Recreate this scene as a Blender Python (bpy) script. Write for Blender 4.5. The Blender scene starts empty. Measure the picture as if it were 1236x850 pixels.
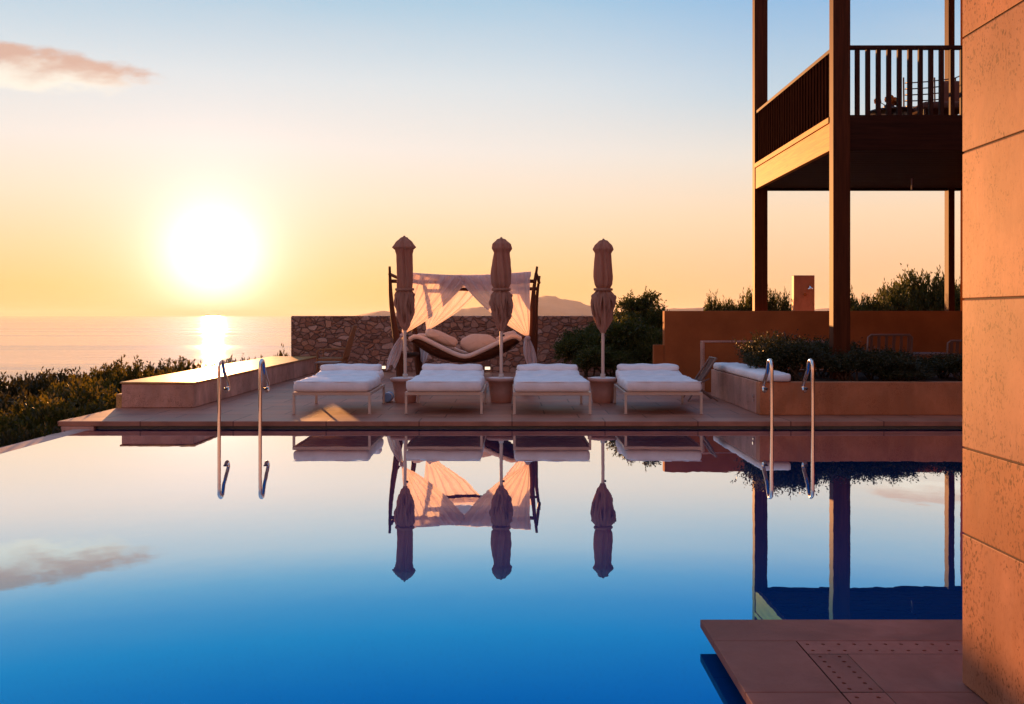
import bpy, bmesh, math, random
import numpy as np
from mathutils import Vector, Matrix
R = math.radians
random.seed(7); RNG = np.random.default_rng(11)
scene = bpy.context.scene
COL = scene.collection

# ------------------------------------------------------------------ measures
F, CX, HY, HC = 1150.0, 618.0, 381.0, 1.46     # focal length in photo pixels, principal column, horizon row, eye height over water
def X_(px, D): return (px - CX) * D / F
def Z_(py, D): return HC - (py - HY) * D / F
DK = 0.095                                       # terrace level over the water
SUN_AZ, SUN_EL = R(-17.4), R(3.3)
SUND = Vector((math.sin(SUN_AZ) * math.cos(SUN_EL), math.cos(SUN_AZ) * math.cos(SUN_EL), math.sin(SUN_EL)))

def lin(r, g, b):
    f = lambda c: ((c / 255 + 0.055) / 1.055) ** 2.4 if c > 10 else c / 255 / 12.92
    return (f(r), f(g), f(b), 1)

# ------------------------------------------------------------------ mesh builder
class MB:
    def __init__(s): s.v = []; s.f = []; s.sm = []
    def add(s, vs, fs, smooth=False):
        o = len(s.v); s.v.extend([tuple(p) for p in vs])
        for f in fs: s.f.append(tuple(i + o for i in f)); s.sm.append(smooth)
        return s
    def box(s, x0, x1, y0, y1, z0, z1):
        vs = [(x, y, z) for z in (z0, z1) for y in (y0, y1) for x in (x0, x1)]
        return s.add(vs, [(0, 2, 3, 1), (4, 5, 7, 6), (0, 1, 5, 4), (2, 6, 7, 3), (0, 4, 6, 2), (1, 3, 7, 5)])
    def tube(s, pts, rad, n=8, cap=True):
        pts = [Vector(p) for p in pts]; m = len(pts)
        if not hasattr(rad, '__len__'): rad = [rad] * m
        rings = []; up = None
        for i, p in enumerate(pts):
            t = (pts[min(i + 1, m - 1)] - pts[max(i - 1, 0)]).normalized()
            if up is None:
                up = Vector((0, 0, 1)) if abs(t.z) < .9 else Vector((0, 1, 0))
            a = t.cross(up).normalized(); b = a.cross(t).normalized(); up = b
            rings.append([p + (a * math.cos(k * 2 * math.pi / n) + b * math.sin(k * 2 * math.pi / n)) * rad[i] for k in range(n)])
        vs = [q for r in rings for q in r]; fs = []
        for i in range(m - 1):
            for k in range(n):
                k2 = (k + 1) % n
                fs.append((i * n + k, i * n + k2, (i + 1) * n + k2, (i + 1) * n + k))
        s.add(vs, fs, True)
        if cap:
            s.add(rings[0], [tuple(range(n))[::-1]]); s.add(rings[-1], [tuple(range(n))])
        return s
    def bar(s, p, q, w, h, up=(0, 0, 1)):
        p = Vector(p); q = Vector(q); t = (q - p).normalized(); up = Vector(up)
        a = t.cross(up).normalized(); b = a.cross(t)
        vs = [e + a * sx * w / 2 + b * sz * h / 2 for e in (p, q) for (sx, sz) in ((-1, -1), (1, -1), (1, 1), (-1, 1))]
        return s.add(vs, [(0, 1, 2, 3), (7, 6, 5, 4), (0, 4, 5, 1), (1, 5, 6, 2), (2, 6, 7, 3), (3, 7, 4, 0)])
    def lathe(s, prof, n=24, c=(0, 0), fn=None):
        vs = []
        for (r, z) in prof:
            for k in range(n):
                a = 2 * math.pi * k / n
                rr = r if fn is None else r * fn(a, z)
                vs.append((c[0] + rr * math.cos(a), c[1] + rr * math.sin(a), z))
        fs = []
        for i in range(len(prof) - 1):
            for k in range(n):
                k2 = (k + 1) % n
                fs.append((i * n + k, i * n + k2, (i + 1) * n + k2, (i + 1) * n + k))
        s.add(vs, fs, True)
        if prof[0][0] > 1e-5: s.add(vs[:n], [tuple(range(n))[::-1]])
        if prof[-1][0] > 1e-5: s.add(vs[-n:], [tuple(range(n))])
        return s
    def grid(s, fn, nu, nv):
        vs = [fn(i / nu, j / nv) for j in range(nv + 1) for i in range(nu + 1)]
        fs = [(j * (nu + 1) + i, j * (nu + 1) + i + 1, (j + 1) * (nu + 1) + i + 1, (j + 1) * (nu + 1) + i) for j in range(nv) for i in range(nu)]
        return s.add(vs, fs, True)
    def soft(s, cx, cy, cz, sx, sy, sz, r, n=(10, 14, 4), puff=0.0, bend=None, wr=0.0, seed=0):
        """a stuffed box: corners rounded by r, faces puffed, optional bend z += bend(y)"""
        h = np.array([sx / 2, sy / 2, sz / 2]); ph = np.random.default_rng(seed).uniform(0, 6.28, 12)
        def face(ax, sg):
            a, b = [(1, 2), (0, 2), (0, 1)][ax]
            na, nb = n[a] , n[b]
            def fn(u, v):
                p = np.zeros(3)
                # denser rows at the rims
                e = lambda t: .5 - .5 * math.cos(math.pi * t) if True else t
                p[a] = (2 * (.35 * u + .65 * e(u)) - 1) * h[a]; p[b] = (2 * (.35 * v + .65 * e(v)) - 1) * h[b]; p[ax] = sg * h[ax]
                q = np.clip(p, -(h - r), h - r); d = p - q; L = np.linalg.norm(d)
                if L > 1e-9: q = q + d / L * r
                else: q = p
                k = q / h
                w = puff * (1 - k[0] ** 4) * (1 - k[1] ** 4) * (1 if k[2] > -.2 else .15)
                q = q.copy(); q[2] += w * max(0, k[2])
                if wr:
                    q[2] += wr * (math.sin(q[0] * 17 + ph[0] + 2 * math.sin(q[1] * 5 + ph[1])) + math.sin(q[1] * 21 + ph[2] + 2 * math.sin(q[0] * 6 + ph[3]))) * max(0, k[2])
                    q[0] += wr * .7 * math.sin(q[1] * 13 + ph[4] + q[2] * 20); q[1] += wr * .7 * math.sin(q[0] * 14 + ph[5] + q[2] * 18)
                z = cz + q[2] + (bend(cy + q[1]) if bend else 0)
                return (cx + q[0], cy + q[1], z)
            m = MB(); m.grid(fn, na, nb)
            fs = m.f
            flip = (sg > 0) != (ax == 1)
            s.add(m.v, fs if flip else [f[::-1] for f in fs], True)
        for ax in range(3):
            for sg in (-1, 1): face(ax, sg)
        return s
    def build(s, name, mat, parent=None, loc=None, bevel=0.0, weld=False, thick=0.0, subsurf=0):
        me = bpy.data.meshes.new(name); me.from_pydata(s.v, [], s.f); me.update()
        me.polygons.foreach_set('use_smooth', s.sm)
        if weld:
            bm = bmesh.new(); bm.from_mesh(me); bmesh.ops.remove_doubles(bm, verts=bm.verts, dist=1e-4)
            bmesh.ops.recalc_face_normals(bm, faces=bm.faces); bm.to_mesh(me); bm.free()
        me.materials.append(mat)
        o = bpy.data.objects.new(name, me); COL.objects.link(o)
        if parent: o.parent = parent
        if loc: o.location = loc
        if thick:
            m = o.modifiers.new('Solidify', 'SOLIDIFY'); m.thickness = thick; m.offset = 0
        if bevel:
            m = o.modifiers.new('Bevel', 'BEVEL'); m.width = bevel; m.segments = 2; m.limit_method = 'ANGLE'; m.angle_limit = R(40); m.harden_normals = False
        if subsurf:
            m = o.modifiers.new('Sub', 'SUBSURF'); m.levels = subsurf; m.render_levels = subsurf
        return o

def tag(o, label=None, cat=None, group=None, kind=None):
    if label: o['label'] = label
    if cat: o['category'] = cat
    if group: o['group'] = group
    if kind: o['kind'] = kind
    return o
def thing(name, label, cat, loc=(0, 0, 0), rz=0, group=None):
    o = bpy.data.objects.new(name, None); o.empty_display_size = .2; COL.objects.link(o)
    o.location = loc; o.rotation_euler = (0, 0, rz)
    return tag(o, label, cat, group)
def copy_tree(o, parent=None):
    c = o.copy(); COL.objects.link(c)
    if parent: c.parent = parent
    for ch in list(o.children): copy_tree(ch, c)
    return c

# ------------------------------------------------------------------ node helper
class E:
    """a node socket with arithmetic"""
    def __init__(s, nt, sock): s.nt = nt; s.k = sock
    def _m(s, op, *a, clamp=False):
        n = s.nt.nodes.new('ShaderNodeMath'); n.operation = op; n.use_clamp = clamp
        for i, x in enumerate((s,) + a):
            if isinstance(x, E): s.nt.links.new(x.k, n.inputs[i])
            else: n.inputs[i].default_value = x
        return E(s.nt, n.outputs[0])
    def __add__(s, o): return s._m('ADD', o)
    def __radd__(s, o): return s._m('ADD', o)
    def __sub__(s, o): return s._m('SUBTRACT', o)
    def __rsub__(s, o): return (s * -1) + o
    def __mul__(s, o): return s._m('MULTIPLY', o)
    def __rmul__(s, o): return s._m('MULTIPLY', o)
    def __truediv__(s, o): return s._m('DIVIDE', o)
    def pw(s, o): return s._m('POWER', o)
    def mx(s, o): return s._m('MAXIMUM', o)
    def mn(s, o): return s._m('MINIMUM', o)
    def sstep(s, a, b, c0=0.0, c1=1.0):
        n = s.nt.nodes.new('ShaderNodeMapRange'); n.interpolation_type = 'SMOOTHSTEP'
        s.nt.links.new(s.k, n.inputs[0])
        for i, x in enumerate((a, b, c0, c1)): n.inputs[i + 1].default_value = x
        return E(s.nt, n.outputs[0])
def ramp(nt, fac, stops, interp='LINEAR'):
    n = nt.nodes.new('ShaderNodeValToRGB'); r = n.color_ramp; r.interpolation = interp
    while len(r.elements) < len(stops): r.elements.new(1)
    for e, (p, c) in zip(r.elements, stops): e.position = p; e.color = c if len(c) == 4 else (*c, 1)
    nt.links.new(fac.k if isinstance(fac, E) else fac, n.inputs[0]); return E(nt, n.outputs[0])
def mixc(nt, f, a, b, mode='MIX'):
    n = nt.nodes.new('ShaderNodeMix'); n.data_type = 'RGBA'; n.blend_type = mode; n.clamp_factor = True
    for i, x in ((0, f), (6, a), (7, b)):
        if isinstance(x, E): nt.links.new(x.k, n.inputs[i])
        else: n.inputs[i].default_value = x if i == 0 else (x if len(x) == 4 else (*x, 1))
    return E(nt, n.outputs[2])
def noise(nt, vec, scale, detail=4, rough=.5, dist=0.0):
    n = nt.nodes.new('ShaderNodeTexNoise'); n.inputs['Scale'].default_value = scale; n.inputs['Detail'].default_value = detail
    n.inputs['Roughness'].default_value = rough; n.inputs['Distortion'].default_value = dist
    nt.links.new(vec, n.inputs['Vector']); return E(nt, n.outputs['Fac'])
def mapping(nt, vec, sc=(1, 1, 1), rot=(0, 0, 0), loc=(0, 0, 0)):
    n = nt.nodes.new('ShaderNodeMapping'); n.inputs['Scale'].default_value = sc; n.inputs['Rotation'].default_value = rot; n.inputs['Location'].default_value = loc
    nt.links.new(vec, n.inputs['Vector']); return n.outputs[0]
def bump(nt, h, strength, dist, normal=None):
    n = nt.nodes.new('ShaderNodeBump'); n.inputs['Strength'].default_value = strength; n.inputs['Distance'].default_value = dist
    nt.links.new(h.k, n.inputs['Height'])
    if normal: nt.links.new(normal, n.inputs['Normal'])
    return n.outputs[0]
def newmat(name):
    m = bpy.data.materials.new(name); m.use_nodes = True; nt = m.node_tree; nt.nodes.clear()
    out = nt.nodes.new('ShaderNodeOutputMaterial'); p = nt.nodes.new('ShaderNodeBsdfPrincipled')
    nt.links.new(p.outputs[0], out.inputs[0])
    tc = nt.nodes.new('ShaderNodeTexCoord')
    return m, nt, p, tc.outputs['Object'], out
def setc(nt, p, name, v):
    if isinstance(v, E): nt.links.new(v.k, p.inputs[name])
    else: p.inputs[name].default_value = v

def m_plain(name, c, rough=.6, var=.15, scale=6, metal=0, bmp=.0, spec=.5):
    m, nt, p, v, out = newmat(name)
    n = noise(nt, v, scale, 5, .6)
    c = (*c, 1) if len(c) == 3 else c
    col = mixc(nt, n.sstep(.25, .75), tuple(x * (1 - var) for x in c[:3]) + (1,), tuple(min(1, x * (1 + var)) for x in c[:3]) + (1,))
    setc(nt, p, 'Base Color', col); p.inputs['Roughness'].default_value = rough; p.inputs['Metallic'].default_value = metal
    p.inputs['Specular IOR Level'].default_value = spec
    if bmp: nt.links.new(bump(nt, noise(nt, v, scale * 8, 4, .6), bmp, .01), p.inputs['Normal'])
    return m

def m_travertine(name, c, rough=.6, pit=1.0, seed=0.0, spec=.2):
    m, nt, p, v0, out = newmat(name); p.inputs['Specular IOR Level'].default_value = spec
    v = mapping(nt, v0, loc=(seed, seed * 1.7, seed * .6))
    big = noise(nt, mapping(nt, v, (1, 1, .55)), 1.7, 6, .6, .6)
    fine = noise(nt, mapping(nt, v, (1, 1, .4)), 14, 6, .65, .3)
    c1 = tuple(x * .70 for x in c) + (1,); c2 = tuple(min(1, x * 1.22) for x in c) + (1,)
    col = mixc(nt, big.sstep(.3, .7), c1, c2)
    col = mixc(nt, fine.sstep(.35, .75) * .45, col, (c[0] * .8, c[1] * .68, c[2] * .55, 1))
    # pits: small holes, gathered in drifts
    pv = mapping(nt, v, (1, 1, .62), (0.3, .2, .1))
    w = nt.nodes.new('ShaderNodeTexVoronoi'); w.inputs['Scale'].default_value = 70; w.inputs['Randomness'].default_value = 1
    wv = nt.nodes.new('ShaderNodeVectorMath'); wv.operation = 'ADD'
    nn = nt.nodes.new('ShaderNodeTexNoise'); nn.inputs['Scale'].default_value = 22; nt.links.new(pv, nn.inputs['Vector'])
    sc = nt.nodes.new('ShaderNodeVectorMath'); sc.operation = 'SCALE'; sc.inputs['Scale'].default_value = .05
    nt.links.new(nn.outputs['Color'], sc.inputs[0]); nt.links.new(pv, wv.inputs[0]); nt.links.new(sc.outputs[0], wv.inputs[1])
    nt.links.new(wv.outputs[0], w.inputs['Vector'])
    drift = noise(nt, v, 3.4, 4, .6).sstep(.36, .66)
    rad = drift * .30 + .10
    dist = E(nt, w.outputs['Distance'])
    sepc = nt.nodes.new('ShaderNodeSeparateColor'); nt.links.new(w.outputs['Color'], sepc.inputs[0])
    keep = E(nt, sepc.outputs[0]).sstep(.34, .42) * drift.sstep(-.25, .4)
    hole = (rad - dist)._m('MULTIPLY', 14, clamp=True) * keep * pit
    col = mixc(nt, hole * .85, col, tuple(x * .16 for x in c) + (1,))
    speck = noise(nt, pv, 88, 3, .6).sstep(.55, .62) * (drift * .9 + .1) * pit
    col = mixc(nt, drift * .32 * pit, col, (c[0] * .62, c[1] * .50, c[2] * .42, 1))
    col = mixc(nt, speck * .75, col, (c[0] * .15, c[1] * .07, c[2] * .05, 1))
    setc(nt, p, 'Base Color', col); p.inputs['Roughness'].default_value = rough
    h = fine * .3 + big * .4
    nt.links.new(bump(nt, h, .4, .008), p.inputs['Normal'])
    return m

def m_paving(name, c, tile=(.9, .6), rough=.5):
    m, nt, p, v, out = newmat(name); p.inputs['Specular IOR Level'].default_value = .22
    b = nt.nodes.new('ShaderNodeTexBrick'); nt.links.new(v, b.inputs['Vector'])
    b.inputs['Scale'].default_value = 1; b.inputs['Brick Width'].default_value = tile[0]; b.inputs['Row Height'].default_value = tile[1]
    b.inputs['Mortar Size'].default_value = .010; b.inputs['Mortar Smooth'].default_value = .2; b.inputs['Bias'].default_value = -.1
    b.inputs['Color1'].default_value = tuple(x * .86 for x in c) + (1,); b.inputs['Color2'].default_value = tuple(x * 1.1 for x in c) + (1,)
    b.inputs['Mortar'].default_value = tuple(x * .4 for x in c) + (1,)
    n1 = noise(nt, v, 2.2, 6, .62, .4); n2 = noise(nt, mapping(nt, v, (1, 1, 1)), 40, 4, .6)
    col = mixc(nt, 1.0, E(nt, b.outputs['Color']), mixc(nt, n1.sstep(.25, .75), (.72, .7, .68, 1), (1.1, 1.1, 1.1, 1)), 'MULTIPLY')
    setc(nt, p, 'Base Color', col)
    r = n1 * .35 + (rough - .17); setc(nt, p, 'Roughness', r)
    h = n2 * .15 + n1 * .25 + E(nt, b.outputs['Fac']) * -1.0
    nt.links.new(bump(nt, h, .4, .006), p.inputs['Normal'])
    return m

def m_rubble(name):
    m, nt, p, v, out = newmat(name)
    warp = nt.nodes.new('ShaderNodeTexNoise'); warp.inputs['Scale'].default_value = 3; nt.links.new(v, warp.inputs['Vector'])
    sc = nt.nodes.new('ShaderNodeVectorMath'); sc.operation = 'SCALE'; sc.inputs['Scale'].default_value = .22; nt.links.new(warp.outputs['Color'], sc.inputs[0])
    ad = nt.nodes.new('ShaderNodeVectorMath'); nt.links.new(v, ad.inputs[0]); nt.links.new(sc.outputs[0], ad.inputs[1])
    mv = mapping(nt, ad.outputs[0], (5.6, .9, 9.2))
    w = nt.nodes.new('ShaderNodeTexVoronoi'); w.inputs['Scale'].default_value = 1; nt.links.new(mv, w.inputs['Vector'])
    e = nt.nodes.new('ShaderNodeTexVoronoi'); e.feature = 'DISTANCE_TO_EDGE'; e.inputs['Scale'].default_value = 1; nt.links.new(mv, e.inputs['Vector'])
    sp = nt.nodes.new('ShaderNodeSeparateColor'); nt.links.new(w.outputs['Color'], sp.inputs[0])
    st = ramp(nt, E(nt, sp.outputs[0]), [(0, (.22, .10, .065)), (.22, (.44, .19, .11)), (.45, (.36, .21, .17)), (.62, (.58, .31, .21)), (.8, (.28, .13, .09)), (1, (.66, .43, .35))])
    fine = noise(nt, v, 26, 5, .65)
    st = mixc(nt, fine.sstep(.3, .8) * .5, st, (.12, .06, .045, 1))
    gap = E(nt, e.outputs['Distance']).sstep(.0, .09)
    col = mixc(nt, gap, (.33, .16, .11, 1), st)
    setc(nt, p, 'Base Color', col); p.inputs['Roughness'].default_value = .85
    h = gap * .8 + fine * .3 + E(nt, sp.outputs[1]) * .5
    nt.links.new(bump(nt, h, 1.0, .06), p.inputs['Normal'])
    return m

def m_wood(name, c, axis, rough=.65, var=.35, spec=.12):
    m, nt, p, v, out = newmat(name); p.inputs['Specular IOR Level'].default_value = spec
    s = [26, 26, 26]; s[axis] = 1.3
    g = noise(nt, mapping(nt, v, tuple(s)), 1.0, 6, .6, .6); b = noise(nt, v, 1.1, 3)
    col = mixc(nt, g.sstep(.28, .72), tuple(x * (1 - var) for x in c) + (1,), tuple(x * (1 + var) for x in c) + (1,))
    col = mixc(nt, b.sstep(.35, .75) * .35, col, (c[0] * .8, c[1] * .75, c[2] * .7, 1))
    setc(nt, p, 'Base Color', col); p.inputs['Roughness'].default_value = rough
    nt.links.new(bump(nt, g, .35, .004), p.inputs['Normal'])
    return m

def m_cloth(name, c, trans=0.0, scale=160, rough=.9, see=0.0):
    m, nt, p, v, out = newmat(name)
    n = noise(nt, v, 5, 4, .6); wv = noise(nt, v, scale, 2)
    col = mixc(nt, n.sstep(.3, .7), tuple(x * .92 for x in c) + (1,), tuple(min(1, x * 1.04) for x in c) + (1,))
    setc(nt, p, 'Base Color', col); p.inputs['Roughness'].default_value = rough; p.inputs['Specular IOR Level'].default_value = .15
    nt.links.new(bump(nt, wv * .3 + n, .3, .01), p.inputs['Normal'])
    if trans:
        t = nt.nodes.new('ShaderNodeBsdfTranslucent'); setc(nt, t, 'Color', col)
        mx = nt.nodes.new('ShaderNodeMixShader'); mx.inputs[0].default_value = trans
        nt.links.new(p.outputs[0], mx.inputs[1]); nt.links.new(t.outputs[0], mx.inputs[2]); last = mx.outputs[0]
        if see:
            tr = nt.nodes.new('ShaderNodeBsdfTransparent'); m2 = nt.nodes.new('ShaderNodeMixShader'); m2.inputs[0].default_value = see
            nt.links.new(last, m2.inputs[1]); nt.links.new(tr.outputs[0], m2.inputs[2]); last = m2.outputs[0]
        nt.links.new(last, out.inputs[0])
    return m

def m_leaf(name, c1, c2, trans=.45):
    m, nt, p, v, out = newmat(name)
    g = nt.nodes.new('ShaderNodeNewGeometry')
    rnd = E(nt, g.outputs['Random Per Island'])
    col = mixc(nt, rnd, c1 + (1,), c2 + (1,))
    setc(nt, p, 'Base Color', col); p.inputs['Roughness'].default_value = .55; p.inputs['Specular IOR Level'].default_value = .3
    t = nt.nodes.new('ShaderNodeBsdfTranslucent'); setc(nt, t, 'Color', mixc(nt, 1.0, col, (1.5, 1.35, .7, 1), 'MULTIPLY'))
    mx = nt.nodes.new('ShaderNodeMixShader'); mx.inputs[0].default_value = trans
    nt.links.new(p.outputs[0], mx.inputs[1]); nt.links.new(t.outputs[0], mx.inputs[2]); nt.links.new(mx.outputs[0], out.inputs[0])
    return m

M = {}
M['trav'] = m_travertine('travertine_sunlit', (.62, .37, .15), rough=.42, spec=.22)  # bench stone, yellow of the low sun put into its colour
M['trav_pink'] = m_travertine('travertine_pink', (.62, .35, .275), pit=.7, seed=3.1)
M['trav_side'] = m_travertine('travertine_planter', (.56, .225, .11), pit=.35, seed=7.7)
M['deck'] = m_paving('deck_paving', (.46, .185, .118))
M['coping'] = m_paving('coping_stone', (.50, .22, .145), (1.2, 4), .5)
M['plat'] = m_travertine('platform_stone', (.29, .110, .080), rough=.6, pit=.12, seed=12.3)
M['tile'] = m_plain('pool_tile', (.03, .05, .08), .3, .2, 9)
M['rubble'] = m_rubble('rubble_stone')
M['render'] = m_plain('brown_render', (.38, .125, .042), .85, .2, 1.3, bmp=.35, spec=.08)
M['stucco'] = m_plain('stucco', (.16, .048, .014), .9, .1, 1.3, bmp=.25, spec=.0)
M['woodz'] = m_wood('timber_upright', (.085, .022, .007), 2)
M['woody'] = m_wood('timber_beam_sunlit', (.56, .245, .032), 1)  # same timber as the dark beams, sunlight put into its colour
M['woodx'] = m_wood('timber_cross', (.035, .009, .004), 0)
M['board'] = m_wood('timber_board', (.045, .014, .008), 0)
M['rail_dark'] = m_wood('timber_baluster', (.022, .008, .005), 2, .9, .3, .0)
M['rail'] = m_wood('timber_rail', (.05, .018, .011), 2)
M['log'] = m_wood('log_wood', (.11, .036, .018), 2)
M['wicker'] = m_wood('dark_wicker', (.08, .028, .015), 0, .7)
M['white'] = m_cloth('white_towelling', (.90, .88, .90))
M['lounger'] = m_plain('cream_painted_metal', (.62, .47, .38), .4, .05)
M['taupe'] = m_cloth('parasol_canvas', (.50, .25, .175), .25)
M['curtain'] = m_cloth('white_voile', (.82, .70, .70), .50, 90, .9, .05)
M['seatdark'] = m_cloth('shaded_seat_pad', (.16, .07, .04))  # dark wicker seat, shade of the hollow put into the colour
M['cream'] = m_cloth('cream_cushion', (.80, .66, .58))
M['steel'] = m_plain('polished_steel', (.75, .72, .70), .12, .04, 4, 1.0)
M['pole'] = m_plain('pole_aluminium', (.60, .48, .42), .4, .06, 4, .3)
M['pot'] = m_plain('clay_pot', (.60, .31, .24), .7, .12, 5, bmp=.2)
M['pot_top'] = m_plain('pot_cover', (.66, .58, .56), .6, .06, 5)
M['dark'] = m_plain('dark_metal', (.06, .035, .03), .45, .1)
M['paleframe'] = m_plain('pale_frame', (.22, .13, .105), .6, .08)
M['mesh'] = m_cloth('sling_mesh', (.24, .13, .10), .3, 200)
M['woven'] = m_cloth('woven_cane', (.42, .20, .10), .35, 60)
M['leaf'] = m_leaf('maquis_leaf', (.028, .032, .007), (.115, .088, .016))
M['leaf_shade'] = m_leaf('maquis_leaf_shaded', (.014, .016, .005), (.045, .036, .010), .35)  # shaded copy of the maquis leaf, shade put into its colour
M['leaf_dark'] = m_leaf('shrub_leaf', (.020, .024, .010), (.06, .055, .022), .3)
M['leaf_mid'] = m_leaf('lentisk_leaf', (.030, .042, .012), (.09, .095, .025), .4)
M['bark'] = m_plain('bark', (.09, .055, .035), .9, .3, 20, bmp=.5)
M['soil'] = m_plain('soil', (.07, .04, .025), .95, .3, 14, bmp=.5)
M['hill'] = m_plain('hill_rock', (.16, .12, .09), .95, .25, .01)
M['grout'] = m_plain('joint_dark', (.05, .025, .02), .9, .1)  # dark fill behind the block joints and under the drain holes
M['blue'] = m_cloth('blue_towel', (.22, .34, .55))
M['orange'] = m_plain('orange_petals', (.75, .30, .05), .7, .25, 30)
def m_ground():
    m, nt, p, v, out = newmat('dry_ground'); n = noise(nt, v, .8, 8, .65)
    setc(nt, p, 'Base Color', mixc(nt, n.sstep(.3, .7), (.05, .045, .02, 1), (.16, .11, .06, 1))); p.inputs['Roughness'].default_value = .95
    nt.links.new(bump(nt, noise(nt, v, 6, 6, .7), .8, .1), p.inputs['Normal']); return m
M['ground'] = m_ground()
def m_glow():
    m, nt, p, v, out = newmat('lit_lamp_glass'); p.inputs['Base Color'].default_value = (.9, .8, .7, 1)
    p.inputs['Emission Color'].default_value = (1, .80, .55, 1); p.inputs['Emission Strength'].default_value = .35; return m
M['glow'] = m_glow()

def m_pool():
    m, nt, p, v, out = newmat('pool_water'); nt.nodes.remove(p)
    geo = nt.nodes.new('ShaderNodeNewGeometry')
    rip = noise(nt, mapping(nt, v, (1.0, .6, 1)), 1.3, 3, .5) + noise(nt, v, 6, 2, .5) * .12
    nrm = bump(nt, rip, .05, .02)
    lw = nt.nodes.new('ShaderNodeLayerWeight'); nt.links.new(nrm, lw.inputs['Normal'])
    fac = E(nt, lw.outputs['Facing'])             # 1 - cos: reflects more when glancing; the sky's blue is painted in when steep
    gl = nt.nodes.new('ShaderNodeBsdfGlossy'); gl.inputs['Roughness'].default_value = .0
    tint = ramp(nt, fac, [(0, (.0, .14, .4)), (.60, (.01, .30, .72)), (.622, (.012, .36, .82)), (.685, (.06, .58, 1.0)), (.715, (.16, .62, .99)), (.74, (.32, .73, 1.0)), (.768, (.68, .88, .98)), (.82, (.94, .94, .92)), (.90, (1, .98, .96)), (1, (1, 1, 1))])
    setc(nt, gl, 'Color', tint); nt.links.new(nrm, gl.inputs['Normal'])
    df = nt.nodes.new('ShaderNodeBsdfDiffuse'); df.inputs['Color'].default_value = (.003, .080, .34, 1)
    mx = nt.nodes.new('ShaderNodeMixShader'); setc(nt, mx, 0, fac.sstep(.66, .92, .58, .97))
    nt.links.new(df.outputs[0], mx.inputs[1]); nt.links.new(gl.outputs[0], mx.inputs[2]); nt.links.new(mx.outputs[0], out.inputs[0])
    return m
M['pool'] = m_pool()
def m_sea():
    m, nt, p, v, out = newmat('sea_water')
    p.inputs['Base Color'].default_value = (.20, .20, .31, 1); p.inputs['Specular IOR Level'].default_value = .38; p.inputs['Roughness'].default_value = .1; p.inputs['IOR'].default_value = 1.33
    a = noise(nt, mapping(nt, v, (.022, .20, 1)), 1, 5, .6); b = noise(nt, mapping(nt, v, (.0012, .011, 1)), 1, 5, .65)
    setc(nt, p, 'Roughness', b.sstep(.35, .65, .03, .12))
    nt.links.new(bump(nt, a + b * 1.5, .55, 1.0), p.inputs['Normal']); return m
M['sea'] = m_sea()

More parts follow.
